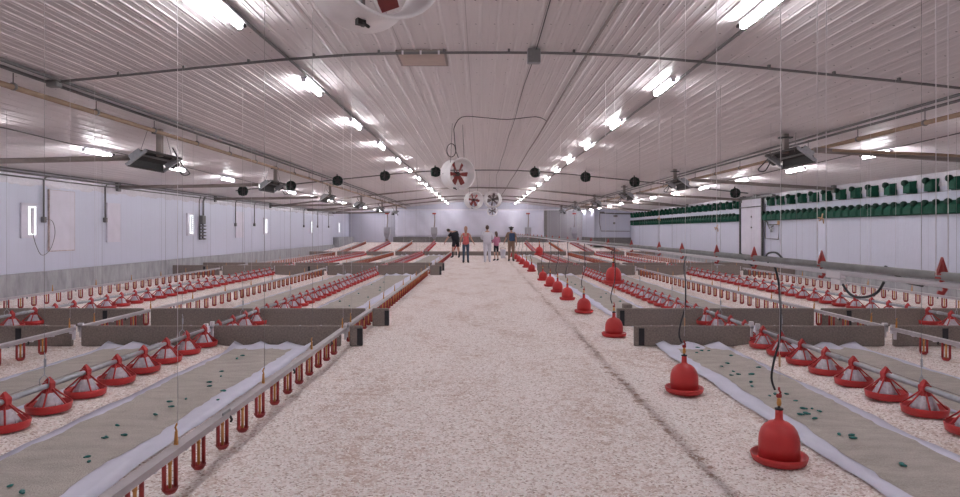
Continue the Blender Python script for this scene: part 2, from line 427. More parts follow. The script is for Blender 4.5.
def ctube(name, lab, pts, r, m, cat='pipe', n=6):
    return tag(obj(name, MB().tube(pts, r, n), m), lab, cat)
def along(X, dz, y0, y1, step=2.0, sag=.01):
    out = []; y = y0; k = 0
    while y < y1: out.append((X + .012 * math.sin(k * 1.7), y, Hc(X) + dz - sag * (k % 2))); y += step; k += 1
    out.append((X, y1, Hc(X) + dz)); return out
ctube('electrical_conduit', 'dark thin conduit linking the tube lights left of the aisle', along(-2.66, -.035, 2, 54, 1.84), .021, 'dull', 'conduit')
ctube('electrical_conduit', 'dark thin conduit linking the tube lights right of the aisle', along(3.08, -.035, 2, 54, 1.84), .021, 'dull', 'conduit')
ctube('electrical_conduit', 'brown conduit running the length of the ceiling just right of centre', along(1.5, -.03, 2, 54, 3), .021, 'brownp', 'conduit')
ctube('electrical_conduit', 'very thin dark cable on the ceiling passing through the grey junction box', along(.76, -.035, 2, 28, 1.5), .007, 'dark', 'cable')
ctube('electrical_conduit', 'thin dark cable linking the lights near the left wall', along(-8.3, -.05, 4, 54, 1.84, .03), .012, 'dull', 'cable')
ctube('electrical_conduit', 'thin dark cable linking the lights near the right wall', along(8.6, -.05, 4, 54, 1.84, .03), .012, 'dull', 'cable')
# cross pipes
def cross(name, lab, y, xa, xb, r, m, dz=-.05):
    xx = np.linspace(xa, xb, 28)
    b = MB().tube([(v, y, Hc(v) + dz) for v in xx], r, 8)
    p = tag(obj(name, b, m), lab, 'conduit')
    return p
t = thing('cross_conduit', 'grey conduit crossing the ceiling from side to side nearest the camera', 'conduit', (0, 9, 0))
obj('pipe', MB().tube([(v, 0, Hc(v) - .05) for v in np.linspace(-5.95, 11.4, 34)], .019, 8), 'dull', t)
for v in np.arange(-5, 11, .9): obj('pipe_strap', MB().box((v, 0, Hc(v) - .03), (.03, .05, .06)), 'dull', t)
obj('junction_box', MB().box((-5.9, .0, Hc(5.95) - .07), (.16, .12, .09), bev=.01), 'dull', t)
cross('cross_conduit', 'thin dark conduit crossing the ceiling beside the row of small fans', 24.75, -9.3, 10.2, .022, 'dull', -.2)
t = thing('junction_box', 'grey square electrical box under the centre of the nearest ceiling conduit', 'box', (.74, 8.93, Hc(.74)))
obj('box', MB().box((0, 0, -.12), (.18, .1, .2), bev=.01), 'greyp', t); obj('cover_plate', MB().box((0, -.056, -.12), (.165, .012, .185)), 'dull', t)
t = thing('ceiling_vent', 'tan framed hatch panel set in the ceiling left of centre', 'vent', (-.82, 9.35, Hc(.82)))
obj('panel', MB().box((0, 0, -.045), (.64, .62, .03)), 'tan', t)
b = MB()
for s in (-1, 1): b.box((s * .335, 0, -.03), (.03, .7, .06)); b.box((0, s * .335, -.03), (.7, .03, .06))
obj('frame', b, 'brownp', t)
for v in (-.25, 0, .25): obj('clip', MB().box((v, -.36, -.05), (.025, .03, .05)), 'pvc', t)

# water / gas lines under the ceiling
t = thing('conduit_pair', 'two parallel dark conduits running lengthwise above the left gas pipe', 'conduit', (-5.9, 0, 0))
for dx_, dz_ in ((-.09, -.05), (.09, -.03)): obj('pipe', MB().tube([(dx_, y, Hc(5.9) + dz_) for y in (1, 20, 54)], .023, 6), 'dull', t)
t = thing('gas_pipe', 'ochre gas pipe hung lengthwise under the ceiling on the left', 'pipe', (-6.14, 0, 0))
obj('pipe', MB().tube([(0, y, 3.49) for y in (1, 20, 54)], .038, 10), 'gas', t)
for y in np.arange(3, 52, 1.85): obj('hanger', MB().tube([(0, y, 3.49), (0, y, 3.68)], .008, 5).tube([(0, y - .02, 3.5), (0, y + .02, 3.5)], .052, 10), 'dull', t)
t = thing('conduit_pair', 'two parallel dark conduits running lengthwise above the right gas pipe', 'conduit', (6.95, 0, 0))
for dx_, dz_ in ((-.08, -.04), (.08, -.08)): obj('pipe', MB().tube([(dx_, y, Hc(6.95) + dz_) for y in (1, 20, 54)], .023, 6), 'dull', t)
t = thing('gas_pipe', 'ochre gas pipe hung lengthwise under the ceiling on the right', 'pipe', (7.12, 0, 0))
obj('pipe', MB().tube([(0, y, 3.33) for y in (1, 20, 54)], .038, 10), 'gas', t)
for y in np.arange(3, 52, 1.85): obj('hanger', MB().tube([(0, y, 3.33), (0, y, 3.6)], .008, 5).tube([(0, y - .02, 3.33), (0, y + .02, 3.33)], .052, 10), 'dull', t)

# ------------------------------------------------------------------ radiant heaters
def heater_parts():
    hb = MB()   # long axis y, open face towards -z (local), hood above
    L, W = 1.42, .46
    hb.add([(-W / 2, -L / 2, 0), (W / 2, -L / 2, 0), (W / 2, L / 2, 0), (-W / 2, L / 2, 0), (-.13, -L / 2 + .05, .11), (.13, -L / 2 + .05, .11), (.13, L / 2 - .05, .11), (-.13, L / 2 - .05, .11)],
           [(4, 5, 6, 7), (0, 4, 7, 3), (1, 2, 6, 5)])
    e = []
    for s in (-1, 1):
        b = MB(); y = s * L / 2
        b.box((0, y, .02), (W + .02, .07, .05)).box((0, y * .96, .09), (.24, .05, .12)); e.append(b.mesh('end_panel', 'greyp'))
    rim = MB().box((-W / 2, 0, .01), (.035, L, .04)).box((W / 2, 0, .01), (.035, L, .04))
    em = MB().tube([(.03, -L / 2 + .06, .09), (.03, L / 2 - .06, .09)], .022, 8)
    vb = MB().box((0, L / 2 + .1, .06), (.2, .13, .17), bev=.02)
    return hb.mesh('hood', 'hoodk'), e, rim.mesh('rim', 'dark'), em.mesh('emitter_tube', 'dull'), vb.mesh('valve_box', 'dark')
M['hoodk'] = mat('soot_black', (.02, .018, .018), .7, noise=.2)
hp = heater_parts()
for side, X, z, ys_ in ((-1, -6.5, 2.98, [13.04, 20.4, 27.8, 35.1, 42.5, 49.8]), (1, 6.5, 3.12, [13.67, 21.4, 28.9, 36.4, 43.9, 51.3])):
    sn = 'left' if side < 0 else 'right'
    for i, y in enumerate(ys_):
        t = thing('radiant_heater', 'tilted dark radiant heater hung under the ceiling, %s on the %s' % (ordn(i), sn), 'heater', (X, y, z), (0, 0, 0), 'radiant heaters on the %s side' % sn)
        R = (0, side * PI * .2, 0)
        h = link('hood', hp[0], t, rot=R)
        for m_ in hp[1]: link('end_panel', m_, t, rot=R)
        link('rim', hp[2], h); link('emitter_tube', hp[3], h); link('valve_box', hp[4], t, rot=R)
        top = Hc(X) - z
        obj('flue_bracket', MB().box((side * -.1, -.05, (top + .1) / 2), (.1, .1, top - .12)), 'brownp', t)
        obj('mounting_plate', MB().box((side * -.1, -.05, top - .09), (.26, .14, .03)), 'dark', t)
        obj('hanging_chain', MB().tube([(-.1, -.45, .1), (0, -.3, top - .02)], .006, 5).tube([(.1, .5, .1), (0, .4, top - .02)], .006, 5), 'wire', t)
        gp = [(side * -.05, .75, .02), (side * -.05, 1.05, -.16), (side * -.05, 1.4, -.1), (side * .2, 1.6, .1), (side * .45, 1.65, .5) if side < 0 else (.3, 1.65, .2)]
        obj('gas_hose', MB().tube(smooth(gp), .014, 6), 'black', t)
        # combustion air duct from the wall
        xw = XL + .05 if side < 0 else XR - .05
        dz = -.02 if side < 0 else -.15
        b = MB().tube([(X + side * .35, y - .35, z + (.05 if side < 0 else .14)), ((X + xw) / 2, y - .3, z + .0), (xw, y - .2, z + dz)], .055, 10)
        if side > 0 and i == 5: continue
        d = tag(obj('air_duct', b, 'brownp'), 'taupe round duct from the %s wall to the %s heater on that side' % (sn, ordn(i)), 'duct', 'air ducts on the %s side' % sn)
        if i < 4:
            s_ = obj('wall_sleeve', MB().box((xw, y - .2, z + dz), (.12, .18, .26), bev=.01), 'dull', d)
ctube('gas_branch', 'ochre gas pipe crossing sideways to the right wall below the nearest right duct', [(7.0, 12.9, 3.2), (9, 12.9, 3.12), (11.5, 12.9, 2.96)], .03, 'gas')

# ------------------------------------------------------------------ barrel fans
def blade_mesh():
    b = MB(); vs = []
    for r_, w, tw in ((.04, .028, .9), (.12, .048, .7), (.22, .056, .5), (.275, .052, .42)):
        for s in (-1, 1):
            vs.append((s * w * math.cos(tw), s * w * math.sin(tw), r_))
            vs.append((s * w * math.cos(tw), s * w * math.sin(tw) + .006, r_))
    fs = []
    for k in range(3):
        a = k * 4; c = a + 4
        fs += [(a, a + 2, c + 2, c), (a + 1, c + 1, c + 3, a + 3), (a, c, c + 1, a + 1), (a + 2, a + 3, c + 3, c + 2)]
    fs += [(12, 14, 15, 13), (0, 1, 3, 2)]
    return b.add(vs, fs)
bm_r = blade_mesh().mesh('blade', 'blade'); bm_g = blade_mesh().mesh('blade', 'bladeg')
RX = Matrix.Rotation(PI / 2, 4, 'X')     # lathe axis z -> -y
def ring_prof(): return [(.335, -.2), (.35, -.2), (.352, -.19), (.325, -.14), (.325, .1), (.36, .17), (.372, .2), (.352, .2), (.345, .17), (.312, .1), (.312, -.14), (.335, -.2)]
fan_list = [(-.62, 3.74, 3.14, -34, 'blade', 'white barrel fan cut by the top edge of the picture'), (-.53, 15.3, 2.94, -38, 'blade', 'white barrel fan with red blades, large one below the ceiling centre'),
            (-.27, 27.5, 2.91, -30, 'blade', 'white barrel fan with red blades, left one of the far pair'), (.57, 28.6, 2.98, 22, 'bladeg', 'white barrel fan with grey blades, right one of the far pair'),
            (.88, 46, 3.02, 10, 'bladeg', 'smallest white barrel fan, below the far pair')]
sh_m = None
for X, y, z, yaw, bk, lab in fan_list:
    t = thing('barrel_fan', lab, 'fan', (X, y, z), (0, 0, math.radians(-yaw)), 'white barrel fans along the ceiling centre')
    if sh_m is None:
        prof = [(r_, -z_) for r_, z_ in ring_prof()]
        sh_m = MB().lathe([(r_, z_) for r_, z_ in prof][::-1], 40, 0, RX.inverted()).mesh('shroud', 'shroud')
    link('shroud', sh_m, t)
    obj('motor', MB().lathe([(.0, -.12), (.06, -.12), (.065, .0), (.04, .05), (0, .05)], 14, 0, RX), 'dark', t)
    b = MB()
    for a in (0, PI / 2): b.box((0, .13, 0), (.64 * abs(math.cos(a)) + .02, .02, .64 * abs(math.sin(a)) + .02))
    obj('motor_bracket', b, 'dull', t)
    for k in range(6):
        o = link('blade', bm_r if bk == 'blade' else bm_g, t, loc=(0, -.02, 0), rot=(0, k * PI / 3 + .3 * len(lab), 0))
    top = Hc(X) - z
    obj('hanging_rod', MB().tube([(-.2, 0, .25), (-.15, 0, top)], .007, 5).tube([(.2, 0, .25), (.15, 0, top)], .007, 5), 'wire', t)
    obj('swivel_bolt', MB().box((-.05, .05, -.33), (.05, .04, .04)).tube([(-.05, .05, -.33), (-.02, .0, -.37)], .01, 5), 'dark', t)
# loose cable feeding the second fan
pl = lambda px, py, y: ((px - 480) * y / 650, y, CAMZ + (231 - py) * y / 650)
cb = [(1.5, 14.6, Hc(1.5) - .03), (1.2, 14.0, Hc(1.2) - .05), (.6, 14.1, Hc(.6) - .1), (0, 14.0, Hc(0) - .07), (-.4, 14.1, Hc(.4) - .05), (-.56, 14.2, Hc(.5) - .25), (-.57, 14.4, 3.75), (-.56, 14.5, 3.56)]
for k in range(1, 9):
    a = k / 8 * 2 * PI; cb.append((-.64 + .1 * math.sin(a + .8), 14.5, 3.4 + .15 * math.cos(a + .8)))
cb += [(-.56, 14.9, 3.45), (-.5, 15.2, 3.3)]
ctube('power_cable', 'thin black cable looping down from the ceiling above the red bladed fan', smooth(cb, 3), .009, 'black', 'cable')

# small dark stirring fans along the far cross conduit
def small_fan():
    h = MB().lathe([(.17, -.13), (.2, -.13), (.215, -.05), (.215, .08), (.18, .13), (.17, .13), (.19, .06), (.19, -.05), (.17, -.13)], 16, 0, RX)
    h.box((-.02, .05, .22), (.04, .06, .12)); h.lathe([(0, -.05), (.19, -.05), (.19, -.02), (0, -.02)], 16, 0, RX)
    h.box((0, .1, 0), (.36, .14, .36), bev=.04)
    g = MB()
    for r_ in (.06, .12, .18):
        for s in (-.14,): g.tube([(r_ * math.cos(a), s, r_ * math.sin(a)) for a in np.linspace(0, 2 * PI, 17)], .006, 4)
    for k in range(4):
        a = k * PI / 4; g.tube([(-.2 * math.cos(a), -.14, -.2 * math.sin(a)), (.2 * math.cos(a), -.14, .2 * math.sin(a))], .005, 4)
    r = MB()
    for k in range(5):
        T = Matrix.Rotation(k * 2 * PI / 5, 4, 'Y'); r.box((0, 0, .1), (.09, .02, .15), 0, T)
    r.lathe([(0, -.05), (.05, -.05), (.05, .1), (0, .1)], 10, 0, RX)
    mo = MB().box((.0, .2, 0), (.16, .16, .16), bev=.02)
    for q in (h, g, r, mo): q.v = [(x * .88, y * .88, z * .88) for x, y, z in q.v]
    return [('housing', h.mesh('housing', 'greend')), ('guard', g.mesh('guard', 'dark')), ('rotor', r.mesh('rotor', 'dark')), ('motor', mo.mesh('motor', 'dark'))]
sf = small_fan()
for i, X in enumerate((-9.66, -7.7, -5.8, -3.87, -1.8, 2.24, 4.3, 6.3, 10.4)):
    t = thing('stirring_fan', 'small dark round fan on the far cross conduit, %s from the left' % ('first' if i == 0 else ordn(i)), 'fan', (X * .925, 24.5, Hc(X * .925) - .27), (0, 0, .35 if X < 0 else -.35), 'small dark fans across the barn')
    for nm, m_ in sf: link(nm, m_, t)

# ------------------------------------------------------------------ left wall fittings
for i, y in enumerate((16.25, 25.3, 34.2, 43.5, 52.0)):
    t = thing('wall_vent', 'narrow shuttered vent with bright edges in the left wall, %s from the camera' % ordn(i), 'vent', (XL, y, 1.86), (0, 0, 0), 'shuttered vents in the left wall')
    b = MB()
    for s in (-1, 1): b.box((.015, s * .27, 0), (.05, .035, .86)); b.box((.015, 0, s * .42), (.05, .57, .035))
    obj('frame', b, 'panelw', t)
    obj('backing', MB().box((.006, 0, 0), (.02, .52, .82)), 'panelw', t)
    b = MB()
    for yy in (.01, .215): b.box((.028, yy, 0), (.02, .028, .68))
    for s in (-1, 1): b.box((.028, .11, s * .34), (.02, .24, .02))
    obj('light_gap', b, 'slit', t)
    b = MB()
    for k in range(9): b.box((.03, .11, -.3 + k * .075), (.03, .17, .045))
    obj('louvres', b, 'white', t)
for i, (ya, yb, z0, z1) in enumerate(((17.0, 18.06, 1.07, 2.68), (19.65, 20.35, 1.27, 2.45), (30.0, 31.0, 1.3, 2.5))):
    t = thing('wall_hatch', ['tall white hatch panel with rusty edges on the left wall', 'white hatch panel right of the tall rusty edged one', 'far white hatch panel on the left wall beside a conduit'][i], 'hatch', (XL, (ya + yb) / 2, (z0 + z1) / 2))
    w, h = yb - ya, z1 - z0
    obj('panel', MB().box((.02, 0, 0), (.04, w, h)), 'panelw', t)
    b = MB()
    b.box((.02, -w / 2, 0), (.05, .022, h + .02)); b.box((.02, 0, -h / 2), (.05, w, .022))
    b.box((.02, 0, h / 2), (.045, w, .01)).box((.02, w / 2, 0), (.045, .01, h))
    obj('edge_trim', b, 'rust' if i < 1 else 'panelw', t)
def drop(i, y, z):
    t = thing('conduit_drop', 'dark vertical conduit with outlet box, %s down the left wall' % ordn(i), 'conduit', (XL, y, z), (0, 0, 0), 'conduit drops on the left wall')
    obj('pipe', MB().tube([(.06, 0, 0), (.06, 0, 2.92 - z), (.07, .08, 3.0 - z), (.12, .25, 3.02 - z)], .022, 8), 'dull', t)
    obj('outlet_box', MB().box((.06, 0, -.04), (.09, .11, .15), bev=.01), 'dull', t)
    if i == 0:
        obj('cord', MB().tube(smooth([(.09, 0, -.02), (.12, .25, -.08), (.1, .38, -.4), (.1, .2, -.8), (.08, -.1, -.95), (.07, -.3, -.7), (.05, -.4, -.38)]), .008, 5), 'dull', t)
for i, (y, z) in enumerate(((16.75, 1.93), (19.5, 1.97), (29.9, 1.93), (32.4, 1.95), (41.5, 1.95), (45.0, 1.95), (48.3, 1.95))): drop(i, y, z)
t = thing('breaker_box', 'grey electrical box with looped conduits and valves on left wall', 'box', (XL, 26.2, 1.6))
obj('box', MB().box((.088, .05, .45), (.17, .3, .35), bev=.02), 'dull', t)
for yy in (-.22, .12, .2): obj('conduit', MB().tube([(.08, yy, .45), (.08, yy, 1.2), (.1, yy + .1, 1.38)], .02, 6), 'dull', t)
for yy in (-.16, .14):
    m_ = obj('manifold', MB().tube([(.07, yy, .3), (.07, yy, -.35)], .03, 6), 'dark', t)
    for k in range(5): obj('valve', MB().box((.12, yy + .05, .2 - k * .13), (.08, .14, .05)), 'dull', m_)
for i, (dx_, z) in enumerate(((.10, 3.02), (.2, 3.08), (.07, 2.93))):
    ctube('wall_conduit', ['dark conduit running high along the left wall, middle one', 'dark conduit running high along the left wall, topmost', 'dark conduit running high along the left wall, lowest'][i],
          [(XL + dx_, y, z) for y in (2, 20, 50)], .02, 'dull', 'conduit')

# ------------------------------------------------------------------ right wall: green inlets, sliding door
def inlet(lower):
    b = MB(); w = .19
    b.prism([(-.02, -.17), (-.13, -.16), (-.2, -.02), (-.17, .08), (-.06, .17), (-.02, .17)], -w, w)
    b.box((-.12, -w + .01, 0), (.2, .02, .3)).box((-.12, w - .01, 0), (.2, .02, .3))
    for k in range(3): b.box((-.165, -.1 + k * .1, -.08), (.05, .015, .14))
    kn = MB().lathe([(0, -.06), (.07, -.06), (.085, -.03), (.085, .03), (.07, .06), (0, .06)], 12, 0, Matrix.Translation((-.16, .2, .13)) @ Matrix.Rotation(PI / 2, 4, 'Y'))
    kn.box((-.1, .17, .12), (.1, .05, .05))
    fl = MB().box((-.215, 0, -.06), (.015, .3, .16), 0)
    return b.mesh('hood', 'green'), kn.mesh('pulley', 'greend'), fl.mesh('flap', 'green')
inl = inlet(False)
for rn, z, step in (('upper', 2.76, .83), ('lower', 2.19, .415)):
    for bank, ya, yb, bl in ((0, 13.2, 26.2, 'nearer than the sliding door'), (1, 29.1, 49.4, 'beyond the sliding door')):
        k = 0; y = ya
        while y < yb:
            t = thing('air_inlet', 'green wall air inlet, %s row, %s of those %s' % (rn, ordn(k), bl), 'vent', (XR, y, z), (0, 0, 0), 'green air inlets in the %s row' % rn)
            sy = (1, .74 if rn == 'upper' else 1, 1)
            h_o = link('hood', inl[0], t); h_o.scale = sy; link('pulley', inl[1], t, loc=(0, -.04 if rn == 'upper' else 0, 0))
            if bank == 0: link('flap', inl[2], t).scale = sy
            y += step; k += 1
ctube('pull_cable', 'thin dark cable stretched along the upper row of green inlets', [(XR - .22, y, 2.58) for y in (8, 26.3)], .006, 'dark', 'cable')
o = struct('door_1', MB().box((XR - .04, 27.6, 1.75), (.06, 2.1, 2.5)), 'panelw')
for yy, r_ in ((26.5, .06), (28.75, .05)):
    pz = obj('door_post', MB().box((XR - .1, yy, 1.75), (.05, r_ * 2, 2.55)), 'dark', o)
obj('door_track', MB().box((XR - .12, 27.4, 3.0), (.14, 4.0, .1)).box((XR - .14, 26.9, 3.06), (.16, .3, .16)).box((XR - .14, 28.2, 3.06), (.1, .16, .12)), 'dull', o)
obj('door_rail', MB().tube([(XR - .12, 26.5, 2.62), (XR - .12, 28.75, 2.62)], .02, 6), 'dull', o)
obj('door_bolt', MB().box((XR - .08, 27.6, 2.2), (.03, .06, .06)).box((XR - .08, 27.6, 1.75), (.03, .06, .06)), 'dark', o)
t = thing('water_regulator', 'pipe loop with a small yellow valve beside the sliding door', 'pipe', (XR - .1, 25.6, 1.6))
obj('pipe', MB().tube([(0, .6, 1.1), (0, .6, -.3), (0, -.55, -.32), (0, -.6, .25), (0, .3, .25)], .022, 6).tube([(0, .5, .4), (0, .2, .1), (0, -.1, .2)], .03, 6), 'dull', t)
obj('valve', MB().box((-.02, -.6, .32), (.08, .1, .16), bev=.02), 'beige', t)
obj('gauge', MB().lathe([(0, -.03), (.1, -.03), (.1, .03), (0, .03)], 14, 0, Matrix.Translation((0, .05, .05)) @ Matrix.Rotation(PI / 2, 4, 'Y')), 'greyp', t)
t = thing('room_pipework', 'dark pipe loop on the white front of the small far room', 'pipe', (10.3, 49.95, 2.2))
obj('pipe', MB().tube([(-1.1, -.05, .8), (-1.15, -.05, .1), (-1.0, -.05, -.6), (1.2, -.05, -.62)], .03, 6).tube([(-1.1, -.05, .78), (1.3, -.05, .72)], .045, 6), 'dull', t)
obj('motor', MB().box((-.95, -.12, .82), (.35, .15, .14), bev=.02).box((.1, -.06, .55), (.3, .06, .15)).box((0, -.06, 0), (.15, .06, .15)), 'dull', t)

# ------------------------------------------------------------------ end wall things
tp = MB(); vs = []; NX, NZ = 60, 10
for j in range(NZ + 1):
    for i in range(NX + 1):
        u, w = i / NX, j / NZ
        vs.append((-7.3 + 12.8 * u, Y1 - .13 - .05 * math.sin(u * 31 + 2 * w) * (1 - w * .5) - .03 * math.sin(u * 70 + 9 * w), 1.08 + 2.3 * w))
tp.add(vs, [(j * (NX + 1) + i, j * (NX + 1) + i + 1, (j + 1) * (NX + 1) + i + 1, (j + 1) * (NX + 1) + i) for j in range(NZ) for i in range(NX)], 0, True)
o = tag(obj('tarpaulin', tp, 'tarp'), 'large creased white sheet covering the middle of the end wall', 'tarpaulin')
sol = o.modifiers.new('thick', 'SOLIDIFY'); sol.thickness = .006
for i, (X, nm) in enumerate(((-7.75, 'leftmost'), (-3.82, 'left of the people'), (4.0, 'right of the people'), (7.85, 'rightmost, against the dark panel'))):
    y = 54.2; z = fz(y)
    t = thing('feed_hopper', 'grey feed hopper at the far end of a feeder line, %s' % nm, 'hopper', (X, y, z), (0, 0, 0), 'feed hoppers at the end wall')
    obj('bin', MB().add([(-.25, -.25, 1.35), (.25, -.25, 1.35), (.25, .25, 1.35), (-.25, .25, 1.35), (-.25, -.25, .85), (.25, -.25, .85), (.25, .25, .85), (-.25, .25, .85), (-.09, -.09, .4), (.09, -.09, .4), (.09, .09, .4), (-.09, .09, .4)],
        [(0, 1, 2, 3), (0, 4, 5, 1), (1, 5, 6, 2), (2, 6, 7, 3), (3, 7, 4, 0), (4, 8, 9, 5), (5, 9, 10, 6), (6, 10, 11, 7), (7, 11, 8, 4), (8, 11, 10, 9)]), 'hop', t)
    obj('fill_tube', MB().tube([(0, 0, 1.3), (.05, 0, 1.9), (.03, 0, 2.5)], .045, 8), 'brownp', t)
    obj('feed_boot', MB().box((0, -.1, .3), (.2, .4, .2), bev=.03), 'brownp', t); obj('motor', MB().box((0, 0, 2.5), (.3, .2, .12), bev=.02), 'redd', t)

# ------------------------------------------------------------------ drinker lines
def cup(side, merged):
    """one drop cup under the rail: two red arms, red dish, amber pin"""
    a = Vector((-.015 * side, .0425, 0)); b = MB()
    for s in (-1, 1):
        p = a * s
        b.tube([(p.x, p.y, .228), (p.x, p.y, .05)], .013, 6)
        b.tube([(p.x * .9, p.y * .9, .245), (p.x, p.y, .22)], .012, 6)
    b.lathe([(0, .018), (.03, .02), (.044, .04), (.048, .054), (.04, .05), (.028, .025), (0, .022)], 12)
    if merged:
        b.tube([(0, 0, .23), (0, 0, .05)], .008, 5, 1); return b.mesh('cup', ['redd', 'amber']), None
    n = MB().tube([(0, 0, .235), (0, 0, .05)], .010, 6).tube([(0, 0, .19), (0, 0, .22)], .013, 6)
    return b.mesh('cup', 'redd'), n.mesh('nipple', 'amber')
cups = {(s, mg): cup(s, mg) for s in (-1, 1) for mg in (False, True)}
clip_m = MB().box((0, 0, .232), (.034, .02, .04)).mesh('pipe_clip', 'pvc')
def hanger_mesh():
    b = MB().tube([(0, 0, .29), (.006, 0, .36), (-.004, .004, .385), (.008, 0, .41)], .006, 5)
    b.add([(-.014, 0, .24), (.014, 0, .24), (.006, 0, .36), (-.006, 0, .36), (-.014, .012, .24), (.014, .012, .24), (.006, .012, .36), (-.006, .012, .36)],
          [(0, 1, 2, 3), (5, 4, 7, 6), (1, 5, 6, 2), (4, 0, 3, 7)])
    return b.mesh('hanger', 'amber')
hang_m = hanger_mesh()
plug_m = MB().tube([(0, 0, .25), (.02, 0, .235), (.03, 0, .215), (.02, 0, .2)], .009, 6).mesh('end_plug', 'black')
SECT = [(2.3, 8.95, 'near pen'), (9.1, 23.45, 'middle pen'), (23.75, 42.25, 'far pen'), (43.2, 54.0, 'raised end pen')]
def wirem(X, z0, mk, r, y, parent, yl, rot=0):
    top = Hc(X)
    obj('suspension_wire', MB().tube([(0, yl, z0), (0, yl, top - parent.location.z - (fz(y) if rot == 0 else 0) + 0)], r, 4), mk, parent)
def nipple_line(X, side, where, hy=None):
    for k, (ya, yb, pn) in enumerate(SECT):
        L = yb - ya; rot = (math.atan(.05), 0, 0) if k == 3 else (0, 0, 0)
        t = thing('nipple_drinker_line', 'rail of red drinking cups %s, %s' % (where, pn), 'drinker line', (X, ya, fz(ya)), rot, 'nipple drinker lines')
        obj('rail', MB().box((0, L / 2, .265), (.07, L, .024)).box((-.033, L / 2, .252), (.006, L, .034)).box((.033, L / 2, .252), (.006, L, .034)), 'rail', t)
        obj('water_pipe', MB().tube([(0, 0, .235), (0, L, .235)], .0135, 6), 'pvc', t)
        if k:
            obj('end_bracket', MB().box((0, .02, .25), (.07, .04, .12)).box((0, .02, .16), (.03, .03, .1)), 'pvc', t)
        else:
            obj('end_bracket', MB().box((0, L - .02, .25), (.07, .04, .12)).box((.02, L - .02, .16), (.03, .03, .1)), 'pvc', t)
        n = int(L / .4); off = ((3.92 - ya) % .4) if k == 0 else .2
        c_m, n_m = cups[(side, k >= 2)]
        for i in range(n):
            yy = off + i * .4
            if yy > L - .05: break
            o = link('cup', c_m, t, (0, yy, 0))
            if n_m:
                link('nipple', n_m, o)
                link('pipe_clip', clip_m, t, (0, yy + .2, 0))
        sp = 1.62 if k < 2 else 3.24
        yy = ((4.02 - ya) % 1.62) if k == 0 else .35
        j = 0
        while yy < L:
            link('hanger', hang_m, t, (.012 * side, yy, 0))
            if j % 2 == 0 or (k == 0 and X > -2.5): 
                wx = MB().tube([(0, yy, .4), (0, yy, Hc(X) - fz(ya + yy) - .02)], .0016, 4)
                if k < 3: obj('suspension_wire', wx, 'cord' if j % 4 < 2 else 'wire', t)
            if k < 2 and yy + .8 < L: link('end_plug', plug_m, t, (-.01 * side if abs(X) > 3 else .02, yy + .75, 0), (0, 0, 0 if side < 0 else PI))
            yy += sp; j += 1
        if k == 0: obj('label_plate', MB().box((.03, 2.42, .28), (.006, .14, .03)), 'greyp', t)

def pan_parts():
    dish = MB().lathe([(0, .008), (.170, .004), (.183, .012), (.189, .045), (.193, .07), (.187, .075), (.182, .07), (.177, .04), (.165, .022), (0, .02)], 32)
    cone = MB()
    vs = []; n = 12
    cone.lathe([(.04, .2), (.056, .185), (.105, .075), (.10, .04)], 16)
    for k in range(8):
        T = Matrix.Rotation(k * PI / 4, 4, 'Z'); cone.add([(.05, -.004, .19), (.125, -.004, .045), (.06, -.004, .045), (.05, .004, .19), (.125, .004, .045), (.06, .004, .045)],
                                                        [(0, 1, 2), (3, 5, 4), (0, 3, 4, 1)], 0, False, T)
    sp = MB()
    for k in range(6):
        a = k * PI / 3 + .26; c, s = math.cos(a), math.sin(a)
        sp.tube([(.035 * c, .035 * s, .225), (.105 * c, .105 * s, .15), (.185 * c, .185 * s, .07)], [.010, .0085, .0085], 5)
    hood = MB().lathe([(.054, .165), (.052, .185), (.046, .2), (.036, .225), (.036, .26)], 12)
    hood.add([(-.035, -.03, .225), (.035, -.03, .225), (.035, .03, .225), (-.035, .03, .225), (-.036, -.034, .285), (.036, -.034, .285), (.036, .034, .285), (-.036, .034, .285), (0, -.015, .352), (0, .015, .352)],
             [(0, 1, 5, 4), (2, 3, 7, 6), (1, 2, 6, 5), (3, 0, 4, 7), (4, 5, 8), (6, 7, 9), (5, 6, 9, 8), (7, 4, 8, 9)])
    for q in (dish, cone, sp): q.v = [(x * .93, y * .93, z) for x, y, z in q.v]
    for q in (cone, sp, hood): q.v = [(x, y, z if z < .07 else .07 + (z - .07) * .81) for x, y, z in q.v]
    return dish, cone, sp, hood
d_, c_, s_, h_ = pan_parts()
pan_m = [('feed_cone', c_.mesh('feed_cone', 'cone')), ('spoke_cage', s_.mesh('spoke_cage', 'red')), ('hood', h_.mesh('hood', 'red'))]
dish_m = d_.mesh('feeder_pan', 'red')
d2, c2, s2, h2 = pan_parts(); 
for q, mi in ((c2, 1), (s2, 0), (h2, 0)): d2.add(q.v, q.f, mi, True)
pan_far = d2.mesh('feeder_pan', ['red', 'cone'])
hook_m = MB().tube([(-.03, 0, .26), (-.034, 0, .33), (0, 0, .37), (0, 0, .5), (.006, 0, .52), (0, 0, .56)], .004, 5).tube([(.03, 0, .26), (.034, 0, .33), (0, 0, .37)], .004, 5).box((.005, 0, .47), (.018, .01, .07)).mesh('hook', 'galv')
